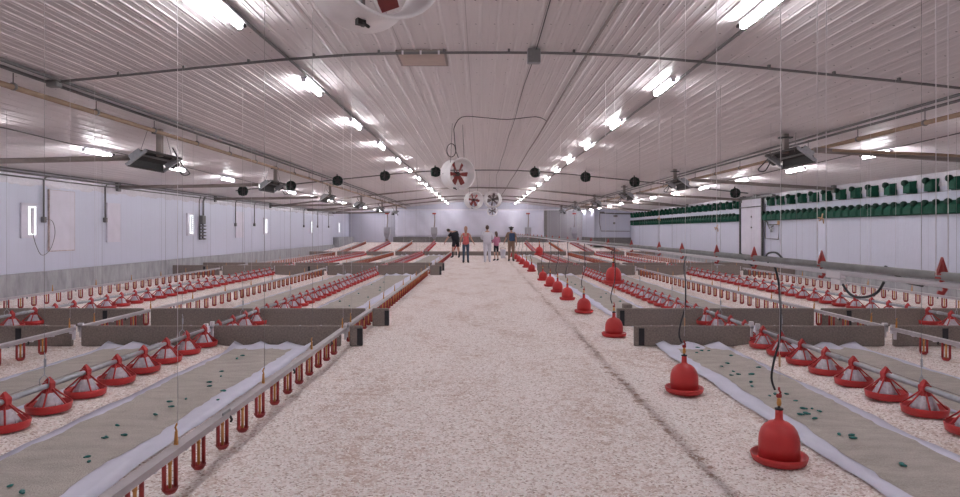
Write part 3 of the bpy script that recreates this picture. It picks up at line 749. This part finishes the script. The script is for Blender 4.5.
def feeder_line(X, where, ph):
    for k, (ya, yb, pn) in enumerate(SECT):
        L = yb - ya; rot = (math.atan(.05), 0, 0) if k == 3 else (0, 0, 0)
        t = thing('feeder_line', 'feed tube with red feeder pans %s, %s' % (where, pn), 'feeder line', (X, ya, fz(ya) + .03), rot, 'feeder lines')
        obj('feed_tube', MB().tube([(0, 0, .225), (0, L, .225)], .0235, 10), 'galv', t)
        for q in np.arange(1.5, L, 3.05): obj('coupling', MB().tube([(0, q, .225), (0, q + .12, .225)], .0275, 10), 'galv', t)
        obj('end_cap', MB().box((0, (L - .03) if k == 0 else .03, .25), (.06, .04, .1), bev=.005).box((0, (L - .02) if k == 0 else .02, .15), (.03, .03, .12)), 'pvc', t)
        if k < 3: obj('shock_wire', MB().tube([(0, 0, .262), (0, L, .262)], .0025, 4), 'wire', t)
        off = ((ph - ya) % .53) if k == 0 else .25
        i = 0
        while off + i * .53 < L - .05:
            yy = off + i * .53
            if k < 2:
                o = link('feeder_pan', dish_m, t, (0, yy, 0))
                rz = random.uniform(-.5, .5)
                for nm, m_ in pan_m: link(nm, m_, o, rot=(0, 0, rz if nm != 'hood' else 0))
            else: link('feeder_pan', pan_far, t, (0, yy, 0))
            i += 1
        yy = (5.61 - ya) if k == 0 else 1.2
        while yy < L:
            if k < 3:
                link('hook', hook_m, t, (0, yy, -.04), (0, 0, .5))
                obj('suspension_wire', MB().tube([(0, yy, .51), (0, yy, Hc(X) - .06)], .0018, 4), 'wire', t)
            yy += 2.6
nipple_line(-1.87, -1, 'along the left edge of the aisle')
feeder_line(-3.76, 'first left of the aisle', 5.67)
nipple_line(-5.6, -1, 'between the two feeder lines on the left')
feeder_line(-7.5, 'second left of the aisle', 5.1)
nipple_line(-9.4, -1, 'closest to the left wall')
feeder_line(3.81, 'first right of the aisle', 5.57)
nipple_line(5.68, 1, 'between the two feeder lines on the right')
feeder_line(7.55, 'second right of the aisle', 5.1)
nipple_line(9.5, 1, 'closest to the right wall')

# ------------------------------------------------------------------ bell drinkers and their water line
def bell():
    b = MB().lathe([(.142, .02), (.142, .15), (.138, .2), (.125, .245), (.102, .28), (.07, .305), (.036, .318), (.027, .332), (.026, .37), (.0255, .405), (0, .405)], 40)
    tr = MB().lathe([(0, .004), (.165, .004), (.184, .016), (.193, .04), (.198, .062), (.193, .068), (.186, .06), (.177, .035), (.15, .028), (.14, .03)], 40)
    cp = MB().lathe([(0, .4), (.03, .4), (.03, .412), (.01, .412), (.008, .43), (0, .43)], 16)
    v = MB().lathe([(0, .425), (.013, .43), (.017, .45), (.014, .475), (.01, .49), (0, .49)], 12)
    h = MB().box((0, 0, .505), (.036, .02, .03), bev=.004).tube([(0, 0, .51), (.012, 0, .53), (0, 0, .55), (0, 0, .57)], .008, 6)
    for q in (b, tr, cp, v, h): q.v = [(x * .94, y * .94, z * .91) for x, y, z in q.v]
    return [('bell', b.mesh('bell', 'bell')), ('tray', tr.mesh('tray', 'bell')), ('cap', cp.mesh('cap', 'black')), ('valve', v.mesh('valve', 'amber')), ('hook', h.mesh('hook', 'redd'))]
bl = bell(); LZ = 1.40
def bell_drinker(X, y, z, lab):
    t = thing('bell_drinker', lab, 'drinker', (X, y, z), (0, 0, random.uniform(0, 6)), 'red bell drinkers right of the aisle')
    ro = t.rotation_euler.z; t.rotation_euler.z = 0
    for nm, m_ in bl: link(nm, m_, t, rot=(0, 0, 0))
    r_ = .011 if y < 8 else .009
    zt = LZ - z - .03
    s = 1
    kz = (zt + .01) / 1.38
    hp_ = [(-.028, 0, .50), (-.047, .01, .58), (-.025, .02, .70), (.017, .03, .84), (.024, .03, 1.0), (.021, .03, 1.11), (.01, .03, 1.25), (2.05 - X + .0, .03, 1.37)]
    if z > .3: hp_ = [(-.02, 0, .5), (-.03, .01, .56), (.02, .02, .62), (2.05 - X, .03, zt)]
    obj('hose', MB().tube(smooth(hp_), .0075, 6), 'black', t)
    obj('cord', MB().tube([(0, 0, .56), (.01, 0, zt), (.012, 0, Hc(X) - z - .02)], .0016 if y < 8 else .0007, 4), 'cord', t)
    if y < 11: obj('cord_adjuster', MB().box((.004, 0, .7), (.010, .01, .08)), 'beige', t)
BD = [4.5, 6.43, 9.85, 12.7, 15.1, 17.0, 18.8, 21.0, 25.6, 28.4, 31.2, 33.8, 36.7, 40.2]
for i, y in enumerate(BD):
    lab = 'red bell drinker on the shavings, ' + ('nearest to the camera' if i == 0 else ordn(i) + ' from the camera in the row')
    bell_drinker({0: 2.07, 1: 2.02}.get(i, 2.03), y, 0, lab)
bell_drinker(2.3, 11.2, .69, 'large red bell drinker lifted off the floor behind the fibreboard barriers')
bell_drinker(2.1, 23, .75, 'small lifted red bell drinker near the people')
t = thing('bell_water_line', 'raised steel pipe and white water pipe with red hooks right of the aisle', 'pipe', (2.05, 0, LZ))
M['pipeg'] = mat('weathered_tube', (.30, .30, .30), .5, metal=.3, noise=.15, nscale=10)
obj('support_pipe', MB().tube([(0, 2.2, 0), (0, 41, 0)], .02, 10), 'pipeg', t)
obj('water_pipe', MB().tube([(0, 2.2, -.038), (0, 41, -.038)], .0135, 8), 'pvc', t)
hk = MB().tube([(0, 0, .055), (0, 0, -.02), (.012, 0, -.05), (.002, 0, -.065), (-.014, 0, -.06)], .008, 6)
hk.add([(-.019, -.006, .01), (.019, -.006, .01), (0, -.006, .07), (-.019, .006, .01), (.019, .006, .01), (0, .006, .07)], [(0, 1, 2), (5, 4, 3), (0, 3, 4, 1), (1, 4, 5, 2), (2, 5, 3, 0)])
hk.box((0, 0, 0), (.03, .03, .02)); hk.v = [(x * 1.25, y * 1.25, z * 1.2) for x, y, z in hk.v]; hkm = hk.mesh('hook', 'redd')
for y in (2.884, 3.9, 4.86, 5.63, 6.6, 7.44) + tuple(np.arange(8.8, 40, 1.6)): link('hook', hkm, t, (0, y, 0))
for y in (2.884, 3.9, 5.63, 7.44, 10.6, 13.6, 16.6, 19.6, 22.6, 28, 34, 40):
    for dx_ in ((-.027, .027) if y < 5 else (0,)): obj('suspension_wire', MB().tube([(dx_, y, .0), (dx_, y, Hc(2) - LZ)], .0022, 4), 'cord', t)
for y, z in ((3.9, .28), (5.63, .23), (7.44, .35)): obj('cord_clip', MB().tube([(-.014, y, z - .02), (0, y, z), (.006, y, z + .025)], .004, 5).tube([(-.022, y, z), (.008, y, z - .005), (.012, y, z - .035)], .004, 5), 'beige', t)
obj('tee_fitting', MB().box((0, 3.75, -.05), (.03, .16, .045), bev=.004).box((0, 3.72, -.09), (.03, .1, .03)), 'pvc', t)
obj('hose', MB().tube(smooth([(0, 3.29, .02), (.01, 3.23, -.012), (.01, 3.14, -.045), (.02, 3.04, -.055)]), .008, 6), 'black', t)
obj('hose', MB().tube(smooth([(0, 3.7, -.08), (.0, 3.6, -.15), (.0, 3.48, -.155), (0, 3.36, -.12), (0, 3.3, -.06)]), .007, 6), 'black', t)
obj('hose', MB().tube(smooth([(0, 4.6, -.05), (0, 4.65, .03), (0, 4.5, .05), (0, 4.38, .0)]), .007, 6), 'black', t)
obj('hose', MB().tube(smooth([(0, 5.1, .02), (.0, 5.0, -.03), (0, 4.9, -.06)]), .007, 6), 'black', t)

# ------------------------------------------------------------------ barriers
def barrier(xa, xb, y, h, lab, strap=None, th=.05, zb=None):
    zb = fz(y) if zb is None else zb
    t = thing('barrier_board', lab, 'barrier', ((xa + xb) / 2, y, zb), (0, 0, random.uniform(-.006, .006)), 'low fibreboard barriers')
    obj('board', MB().box((0, 0, h / 2), (xb - xa, th, h), bev=.012), 'board', t)
    if strap is not None:
        for s in strap: obj('strap', MB().box((s - (xa + xb) / 2, -th / 2 - .006, h * .47), (.075, .012, h * .82)), 'black', t)
rows_b = [(9.04, .285, -1.63, 2.14, 'nearest row'), (10.95, .30, -1.53, 2.30, 'second row'), (23.6, .36, -1.40, 2.10, 'third row'), (26.2, .33, -1.44, 2.3, 'fourth row'), (42.5, .27, -1.5, 2.0, 'far row')]
for y, h, la, ra, rn in rows_b:
    lines = [-11.15, -9.4, -7.5, -5.6, -3.76, -1.87]
    names = ['by the left wall', 'second from the left wall', 'third from the left wall', 'fourth from the left wall', 'left of the aisle, between feeder and cups']
    for i in range(5):
        a, b2 = lines[i], lines[i + 1]; st = []
        if rn == 'nearest row' and i == 1: st = [-8.0]
        if rn == 'nearest row' and i == 2: st = [-6.4]
        if rn == 'second row' and i == 2: st = [-6.3]
        if rn in ('third row',) and i in (0, 2): st = [b2 - .6]
        barrier(a + (.06 if i else 0), b2 - .06, y, h, 'brown fibreboard barrier in the %s, %s' % (rn, names[i]), st)
    barrier(-1.81, la, y, h, 'short brown fibreboard end piece at the aisle, left side, %s' % rn, [la - .035])
    lr = [ra, 3.81, 5.68, 7.55, 9.5, 11.5]
    nr = ['beside the bell drinkers', 'second from the aisle on the right', 'third from the aisle on the right', 'fourth from the aisle on the right', 'by the right wall']
    for i in range(5):
        a, b2 = lr[i], lr[i + 1]; st = []
        if rn == 'nearest row': st = {0: [ra + .1], 2: [6.45]}.get(i, [])
        if rn == 'second row': st = {0: [ra + .09], 2: [6.2]}.get(i, [])
        barrier(a + (.06 if i else 0), b2 - .06, y, h, 'brown fibreboard barrier in the %s, %s' % (rn, nr[i]), st)
barrier(-1.45, 1.95, 42.5, .27, 'brown fibreboard barrier closing the far end of the aisle')
barrier(2.5, 2.64, 11.35, .33, 'small upright board stub behind the second barrier row', None, .2)

# ------------------------------------------------------------------ paper strips with feed
def strip(xa, xb, ya, yb, lab, tex, crumple=True):
    t = thing('paper_strip', lab, 'paper', ((xa + xb) / 2, ya, 0))
    W = xb - xa; L = yb - ya; N = max(8, int(L / .09)); K = 9; st = .0
    def sheet(w0, w1, z, jag, seed, over=0):
        rr = random.Random(seed); vs = []; wl = wr = 0
        for j in range(N + 1):
            y = L * j / N
            wl = wl * .75 + rr.uniform(-jag, jag); wr = wr * .75 + rr.uniform(-jag, jag)
            for k in range(K + 1):
                u = k / K; x = w0 + wl + (w1 + wr - w0 - wl) * u
                zz = z + .003 * math.sin(x * 23 + y * 6 + seed) + .004 * math.sin(y * 3.1 + x * 3)
                if over: zz += over * max(0, 1 - (L - y) / .3) * (.5 + .5 * math.sin(x * 17 + seed)) + over * .5 * max(0, 1 - y / .25) * (.5 + .5 * math.sin(x * 13))
                vs.append((x, y, zz))
        fs = [(j * (K + 1) + k, j * (K + 1) + k + 1, (j + 1) * (K + 1) + k + 1, (j + 1) * (K + 1) + k) for j in range(N) for k in range(K)]
        return MB().add(vs, fs, 0, True)
    p = obj('paper', sheet(-W / 2, W / 2, .016, .012, 3 + int(abs(xa) * 10), .07), 'paper', t)
    f = obj('feed_layer', sheet(-W / 2 + (tex[0]), W / 2 - tex[1], .020, .022, 9 + int(abs(xa) * 10)), 'feed', t)
    f['label'] = 'grey brown feed crumb spread on the paper'; f['kind'] = 'stuff'
    sh = p.modifiers.new('thick', 'SOLIDIFY'); sh.thickness = .002
pn = ['near pen', 'middle pen', 'far pen']
for k, (ya, yb) in enumerate(((2.2, 8.95), (11.1, 23.4), (26.4, 42.2))):
    strip(-3.38, -2.3, ya, yb, 'long white paper strip with grey feed beside the left aisle cups, %s' % pn[k], (.10, .22))
    strip(2.42, 3.38, ya, yb, 'long white paper strip with grey feed behind the bell drinkers, %s' % pn[k], (.2, .09))
    strip(-5.12, -4.1, ya, yb, 'paper strip with grey feed left of the first left feeder line, %s' % pn[k], (.08, .06))
    strip(4.15, 5.18, ya, yb, 'paper strip with grey feed right of the first right feeder line, %s' % pn[k], (.06, .08))
for X, sd in ((-2.9, 'left'), (3.1, 'right'), (-4.6, 'far left'), (4.75, 'far right')):
    xs0 = (-3.3, -2.3) if sd == 'left' else (2.5, 3.5) if sd == 'right' else (-5.1, -4.1) if sd == 'far left' else (4.2, 5.2)
    vs = []; K = 14
    for j in range(9):
        for k in range(K + 1):
            x = xs0[0] + (xs0[1] - xs0[0]) * k / K + .05 * math.sin(j * 2.1 + k)
            vs.append((x, 9.15 + .2 * j, .015 + .03 * abs(math.sin(k * 1.3 + j * 1.1)) ** 2))
    o = tag(obj('paper_sheet', MB().add(vs, [(j * (K + 1) + k, j * (K + 1) + k + 1, (j + 1) * (K + 1) + k + 1, (j + 1) * (K + 1) + k) for j in range(8) for k in range(K)], 0, True), 'paper'),
            'crumpled white paper between the two nearest barrier rows, %s of the aisle' % {'left': 'just left', 'right': 'just right', 'far left': 'further left', 'far right': 'further right'}[sd], 'paper')
    o.modifiers.new('thick', 'SOLIDIFY').thickness = .002

# teal gel lumps, read off the picture as floor points
def fp(px, py): y = 650 * CAMZ / (py - 231); return ((px - 480) * y / 650, y)
lumps = [(117, 429), (106, 441), (104, 442), (88, 461), (89, 466), (125, 439), (172, 410), (169, 405), (186, 402), (218, 403), (210, 385), (210, 389), (221, 379), (222, 374), (10, 491), (22, 497), (224, 394), (155, 418), (237, 361), (243, 358)]
lumpsr = [(775, 389 + 8), (770, 399), (786, 397), (796, 404), (803, 412), (812, 412), (800, 418), (806, 417), (815, 422), (820, 415), (839, 438), (852, 439), (854, 442), (902, 469), (752, 389), (738, 377), (731, 378), (752, 377), (751, 385), (759, 370), (722, 369), (731, 358), (697, 350), (702, 353), (709, 353), (697, 355), (733, 374), (728, 366)]
lm_ = MB().sphere((0, 0, .008), (.022, .017, .014), 8).sphere((.018, .008, .006), (.012, .012, .01), 6).mesh('gel_lump', 'teal')
k1 = 0
for sd, L_ in (('left', lumps), ('right', lumpsr)):
    L_ = sorted(L_, key=lambda p: -p[1])
    for i, (px, py) in enumerate(L_):
        x, y = fp(px, py); o = link('gel_lump', lm_, None, (x, y, .028), (0, 0, random.uniform(0, 6))); sc_ = random.uniform(.65, 1.1); o.scale = (sc_ * 1.3, sc_, sc_ * .8)
        tag(o, 'teal lump on the feed paper %s of the aisle, %s to the camera' % (sd, ordn(i) if i == 0 else ordn(i) + ' nearest'), 'gel lump', 'teal lumps on the %s feed paper' % sd)
for sd, xr, in (('left', (-3.2, -2.6)), ('right', (2.7, 3.2))):
    for i in range(10):
        y = 11.8 + i * .9
        o = link('gel_lump', lm_, None, (random.uniform(*xr), y, .028), (0, 0, random.uniform(0, 6))); o.scale = (1.2, 1, 1)
        tag(o, 'tiny teal lump on middle pen paper %s of the aisle, %s beyond the barriers' % (sd, 'first' if i == 0 else ordn(i)), 'gel lump', 'teal lumps in the middle pen, %s' % sd)

# loose curls of shaving on top of the litter
rg = np.random.default_rng(4); N = 42000
yy = 2.9 + 7.5 * rg.random(N) ** 1.6; xx = rg.uniform(-1, 1, N) * (yy * .74 + .3)
keep = ~(((xx > -3.4) & (xx < -2.1)) | ((xx > 2.4) & (xx < 3.4)) | ((xx > -5.15) & (xx < -4.1)) | ((xx > 4.15) & (xx < 5.2)))
keep &= ~((np.abs(yy - 9.04) < .1)); xx, yy = xx[keep], yy[keep]; n = len(xx)
l = rg.uniform(.004, .013, n); w = rg.uniform(.003, .006, n); a = rg.uniform(0, 2 * PI, n); tz = rg.uniform(-.35, .35, n)
z = floor_h(xx, yy) + .004
ca, sa = np.cos(a), np.sin(a)
vv = np.zeros((n, 4, 3))
for q, (su, sv) in enumerate(((-1, -1), (1, -1), (1, 1), (-1, 1))):
    vv[:, q, 0] = xx + su * l * ca - sv * w * sa; vv[:, q, 1] = yy + su * l * sa + sv * w * ca; vv[:, q, 2] = z + su * l * tz + sv * w * .3
me = bpy.data.meshes.new('wood_shavings'); me.from_pydata(vv.reshape(-1, 3).tolist(), [], np.arange(4 * n).reshape(-1, 4).tolist())
mm = mat('pale_shaving', (.97, .91, .87), .8, noise=.12, nscale=30); me.materials.append(mm)
o = link('wood_shavings', me); tag(o, 'loose pale wood shavings strewn over the barn floor near the camera', 'wood shavings', None, 'stuff')

# ------------------------------------------------------------------ people
def skin_mesh(verts, edges, radii, root=0, sub=1):
    me = bpy.data.meshes.new('sk'); me.from_pydata(verts, edges, [])
    o = bpy.data.objects.new('sk', me); COL.objects.link(o)
    md = o.modifiers.new('s', 'SKIN'); 
    if not me.skin_vertices: me.attributes.new('x', 'FLOAT', 'POINT')
    if not me.skin_vertices:
        bpy.context.view_layer.objects.active = o
        bpy.ops.mesh.customdata_skin_add()
    for i, r_ in enumerate(radii): me.skin_vertices[0].data[i].radius = r_ if isinstance(r_, tuple) else (r_, r_); me.skin_vertices[0].data[i].use_root = (i == root)
    md.use_smooth_shade = True
    sb = o.modifiers.new('u', 'SUBSURF'); sb.levels = sub; sb.render_levels = sub
    dg = bpy.context.evaluated_depsgraph_get(); dg.update()
    ev = o.evaluated_get(dg); m2 = ev.to_mesh()
    V = [tuple(v.co) for v in m2.vertices]; F = [tuple(p.vertices) for p in m2.polygons]
    ev.to_mesh_clear(); bpy.data.objects.remove(o); bpy.data.meshes.remove(me)
    return V, F
def person(lab, loc, face, H, pose, top, bottom, sleeves, legs, hair, hk, build=1.0, extra=None):
    s = H / 1.75
    J = dict(pel=(0, 0, .96), spi=(0, 0, 1.13), che=(0, 0, 1.32), nec=(0, .0, 1.47), hea=(0, .01, 1.56),
             shL=(-.17, 0, 1.42), shR=(.17, 0, 1.42), elL=(-.24, -.03, 1.15), elR=(.24, -.03, 1.15), wrL=(-.26, .06, .92), wrR=(.26, .06, .92), haL=(-.265, .09, .84), haR=(.265, .09, .84),
             hiL=(-.09, 0, .9), hiR=(.09, 0, .9), knL=(-.1, .02, .5), knR=(.1, .02, .5), anL=(-.11, -.03, .09), anR=(.11, -.03, .09), toL=(-.13, .12, .035), toR=(.13, .12, .035))
    J.update(pose); J['wai'] = tuple(Vector(J['pel']).lerp(Vector(J['spi']), .7)); J['col'] = tuple(Vector(J['che']).lerp(Vector(J['nec']), .5)); J['hem'] = tuple(Vector(J['pel']) - Vector((0, 0, .05)))
    R = dict(col=.1, wai=.10, hem=.14, pel=.145, spi=.13, che=.15, nec=.055, hea=.05, shL=.062, shR=.062, elL=.042, elR=.042, wrL=.028, wrR=.028, haL=(.036, .02), haR=(.036, .02),
             hiL=.09, hiR=.09, knL=.056, knR=.056, anL=.038, anR=.038, toL=.034, toR=.034)
    E = [('pel', 'spi'), ('spi', 'che'), ('che', 'nec'), ('nec', 'hea'), ('che', 'shL'), ('che', 'shR'), ('shL', 'elL'), ('shR', 'elR'), ('elL', 'wrL'), ('elR', 'wrR'), ('wrL', 'haL'), ('wrR', 'haR'),
         ('pel', 'hiL'), ('pel', 'hiR'), ('hiL', 'knL'), ('hiR', 'knR'), ('knL', 'anL'), ('knR', 'anR'), ('anL', 'toL'), ('anR', 'toR')]
    def build_sk(keys, edges, grow, Jx=J):
        ix = {k: i for i, k in enumerate(keys)}
        rr = []
        for k in keys:
            q = R[k]; q = q if isinstance(q, tuple) else (q, q)
            rr.append(tuple((v * build + grow) * s for v in q))
        return skin_mesh([tuple(Vector(Jx[k]) * s) for k in keys], [(ix[a], ix[b]) for a, b in edges], rr, 0, 1)
    t = thing('person', lab, 'person', loc, (0, 0, face), None)
    B = MB(); V, F = build_sk([k for k in J if k not in ('wai', 'hem', 'col')], E, 0); B.add(V, F, 0, True)
    nk = Vector(J['nec']); hd = (Vector(J['hea']) - nk).normalized()
    hc = (Vector(J['hea']) + hd * .10) * s
    q = Vector((0, 0, 1)).rotation_difference(hd).to_matrix().to_4x4()
    T = Matrix.Translation(hc) @ q @ Matrix.Scale(s, 4)
    B.sphere((0, 0, 0), (.075, .095, .115), 16, 0, T)
    B.sphere((0, .03, -.07), (.052, .058, .05), 12, 0, T)
    B.add([(-.014, .09, -.025), (.014, .09, -.025), (0, .122, -.022), (0, .092, .025)], [(0, 1, 2), (1, 3, 2), (3, 0, 2)], 0, True, T)
    for e in (-1, 1):
        B.sphere((e * .076, -.005, -.01), (.012, .02, .03), 8, 0, T); B.sphere((e * .03, .084, .008), (.014, .01, .008), 8, 1, T)
    B.sphere((0, .087, -.058), (.024, .009, .006), 8, 1, T)
    for sd in 'LR':
        w, h = Vector(J['wr' + sd]) * s, Vector(J['ha' + sd]) * s; d = (h - w).normalized()
        ax = Vector((0, 1, 0)); ax = (ax - d * ax.dot(d)).normalized(); cr = d.cross(ax)
        for k, ln in enumerate((.07, .08, .075, .058)):
            b0 = h + ax * (.027 - .018 * k) * s; p1 = b0 + d * ln * .55 * s; p2 = p1 + (d * .8 + cr * (.5 if sd == 'L' else -.5)).normalized() * ln * .45 * s
            B.tube([b0 - d * .02 * s, p1, p2], [.0095 * s, .009 * s, .007 * s], 6)
        b0 = w + d * .02 * s + ax * .02 * s; B.tube([b0, b0 + (ax + d).normalized() * .035 * s, b0 + (ax * .6 + d).normalized() * .062 * s], [.012 * s, .011 * s, .008 * s], 6)
    obj('body', B, ['skin', 'eye'], t)
    segs = [(k1, k2, Vector(J[k1]) * s, Vector(J[k2]) * s) for k1, k2 in E]
    def near(p):
        best = None
        for k1, k2, a_, b_ in segs:
            d = b_ - a_; t_ = max(0, min(1, (p - a_).dot(d) / d.length_squared)); q_ = (p - a_ - d * t_).length
            if 'sh' in k2 and k1 == 'che': q_ *= 1.05
            if best is None or q_ < best[0]: best = (q_, k1, k2, t_)
        return best
    info = [near(Vector(v)) for v in V]
    nrm = [Vector((0, 0, 0)) for _ in V]
    for f in F:
        p0, p1, p2 = (Vector(V[i]) for i in f[:3]); nn = (p1 - p0).cross(p2 - p0)
        for i in f: nrm[i] += nn
    def wear(nm, pred, grow, mk):
        ok = [pred(k1, k2, t_, Vector(V[i])) for i, (q_, k1, k2, t_) in enumerate(info)]
        fs = [f for f in F if sum(ok[i] for i in f) >= len(f) - 1]
        used = sorted({i for f in fs for i in f}); mp_ = {i: j for j, i in enumerate(used)}
        vs = [tuple(Vector(V[i]) + nrm[i].normalized() * grow * s) for i in used]
        o = obj(nm, MB().add(vs, [tuple(mp_[i] for i in f) for f in fs], 0, True), mk, t)
        o.modifiers.new('cloth', 'SOLIDIFY').thickness = .004
        return o
    wz = (J['pel'][2] + .05) * s; hz = (J['pel'][2] - .07) * s
    def shirt_p(k1, k2, t_, p):
        if k1 in ('pel', 'spi'): return k2 in ('spi', 'che') and p.z > hz
        if k1 == 'che': return k2 != 'nec' or t_ < (.35 if sleeves else .2)
        if k1[:2] == 'sh': return t_ < sleeves
        if k1[:2] == 'el': return sleeves > 1 and t_ < .92
        return False
    def trouser_p(k1, k2, t_, p):
        if k1 == 'pel': return p.z < wz + .06
        if k1 == 'spi': return False
        if k1[:2] == 'hi': return legs >= 1 or t_ < legs
        if k1[:2] == 'kn': return legs >= 2
        return False
    def lower_p(k1, k2, t_, p): return shirt_p(k1, k2, t_, p) or (k1 == 'pel' and p.z > hz)
    wear('shirt', lower_p, .024, top)
    wear('trousers', trouser_p, .014, bottom)
    for sd in 'LR':
        a, b2 = Vector(J['an' + sd]) * s, Vector(J['to' + sd]) * s
        up = (Vector((0, 0, (.26 if hk == 'boots' else .03) * s)))
        obj('shoe', MB().tube([a + up, a, a * .6 + b2 * .4 - Vector((0, 0, .01)), b2 + Vector((0, .03, 0))], [.056 * s, .052 * s, .048 * s, .036 * s], 8), 'cwhite' if top == 'cwhite' else 'shoe', t)
    hb = MB().sphere((0, -.018, .018), (.086, .098, .115), 14, 0, T)
    if hk == 'long': hb.tube([tuple(T @ Vector((0, -.06, .04))), tuple(T @ Vector((0, -.085, -.08))), tuple(T @ Vector((0, -.08, -.22)))], [.07 * s, .075 * s, .045 * s], 8)
    obj('hair', hb, hair, t)
    if extra: extra(t, s, J, T)
    return t
def pyo(px, y): return (px - 480) * y / 650
# man in black, bending to the left
person('person in black shirt and shorts bending to the left of the aisle', (pyo(455.8, 38.8), 38.8, 0), .5, 1.9,
       dict(spi=(-.02, .03, 1.13), che=(-.06, .11, 1.30), nec=(-.13, .2, 1.42), hea=(-.2, .27, 1.46), shL=(-.24, .14, 1.32), shR=(.10, .1, 1.40), elL=(-.38, .26, 1.08), wrL=(-.47, .36, .88), haL=(-.49, .4, .8),
            elR=(.24, .16, 1.12), wrR=(.28, .22, .9), haR=(.28, .24, .82), knL=(-.17, .02, .5), knR=(.17, .02, .5), anL=(-.2, -.03, .09), anR=(.2, -.03, .09), toL=(-.23, .12, .035), toR=(.23, .12, .035)),
       'cblack', 'cblack', .7, .85, 'darkh', 'boots', 1.25)
person('person with long blond hair in coral top and jeans', (pyo(465.8, 32.5), 32.5, 0), 0, 1.8,
       dict(elR=(.27, .02, 1.17), wrR=(.38, .14, .98), haR=(.42, .17, .92)), 'coral', 'denim', 0, 2, 'blond', 'long', .9)
person('person in full white coverall seen from behind', (pyo(487.3, 33.2), 33.2, 0), 0, 1.86,
       dict(elL=(-.27, .02, 1.17), elR=(.27, .02, 1.17), wrL=(-.14, .24, 1.1), haL=(-.07, .29, 1.12), wrR=(.14, .24, 1.1), haR=(.07, .29, 1.12)), 'cwhite', 'cwhite', 2, 2, 'brownh', 'short', 1.25)
person('child in pink top and black leggings beside the white coverall', (pyo(496.2, 35), 35, 0), .5, 1.55,
       dict(wrL=(-.14, .2, 1.1), haL=(-.1, .26, 1.12), wrR=(.14, .2, 1.1), haR=(.1, .26, 1.12)), 'pink', 'cblack', 2, .95, 'brownh', 'long', .82)
def pack(t, s, J, T):
    obj('backpack', MB().box((.05, -.17, 1.25 * s), (.3, .16, .42), bev=.05), 'blue', t)
    obj('cap', MB().sphere((0, 0, .05), (.09, .1, .08), 12, 0, T).sphere((-.1, -.02, .07), (.035, .03, .035), 8, 0, T).sphere((.1, -.02, .07), (.035, .03, .035), 8, 0, T), 'darkh', t)
t = person('person in khaki clothes and dark cap with a blue backpack', (pyo(511.2, 34.1), 34.1, 0), -.1, 1.8,
       dict(elL=(-.27, .02, 1.16), wrL=(-.36, .12, .98), haL=(-.38, .15, .91)), 'khaki', 'khaki', .8, 2, 'darkh', 'short', 1.05, pack)
t = thing('bucket', 'white bucket on the litter between the child and the khaki overalls', 'bucket', (pyo(503, 38), 38, 0))
obj('tub', MB().lathe([(0, .01), (.13, .01), (.17, .5), (.18, .52), (.16, .5), (.12, .03), (0, .03)], 18), 'cwhite', t)
obj('handle', MB().tube([(.17 * math.cos(a), 0, .5 + .15 * math.sin(a)) for a in np.linspace(0, PI, 9)], .008, 5), 'dull', t)

# ------------------------------------------------------------------ camera, world, view
w = bpy.data.worlds.new('World'); sc.world = w; w.use_nodes = True
w.node_tree.nodes['Background'].inputs['Color'].default_value = (.8, .8, .9, 1); w.node_tree.nodes['Background'].inputs['Strength'].default_value = .05
cam = bpy.data.cameras.new('Camera'); co = bpy.data.objects.new('Camera', cam); COL.objects.link(co)
co.location = (0, 0, CAMZ); co.rotation_euler = (PI / 2, 0, 0)
cam.sensor_width = 36; cam.lens = 36 * 650 / 960; cam.shift_x = 0; cam.shift_y = -17.5 / 960; cam.clip_end = 200; cam.clip_start = .05
sc.camera = co
sc.view_settings.view_transform = 'Standard'; sc.view_settings.look = 'None'; sc.view_settings.gamma = 1; sc.view_settings.exposure = 1.8
sc.view_settings.use_curve_mapping = False
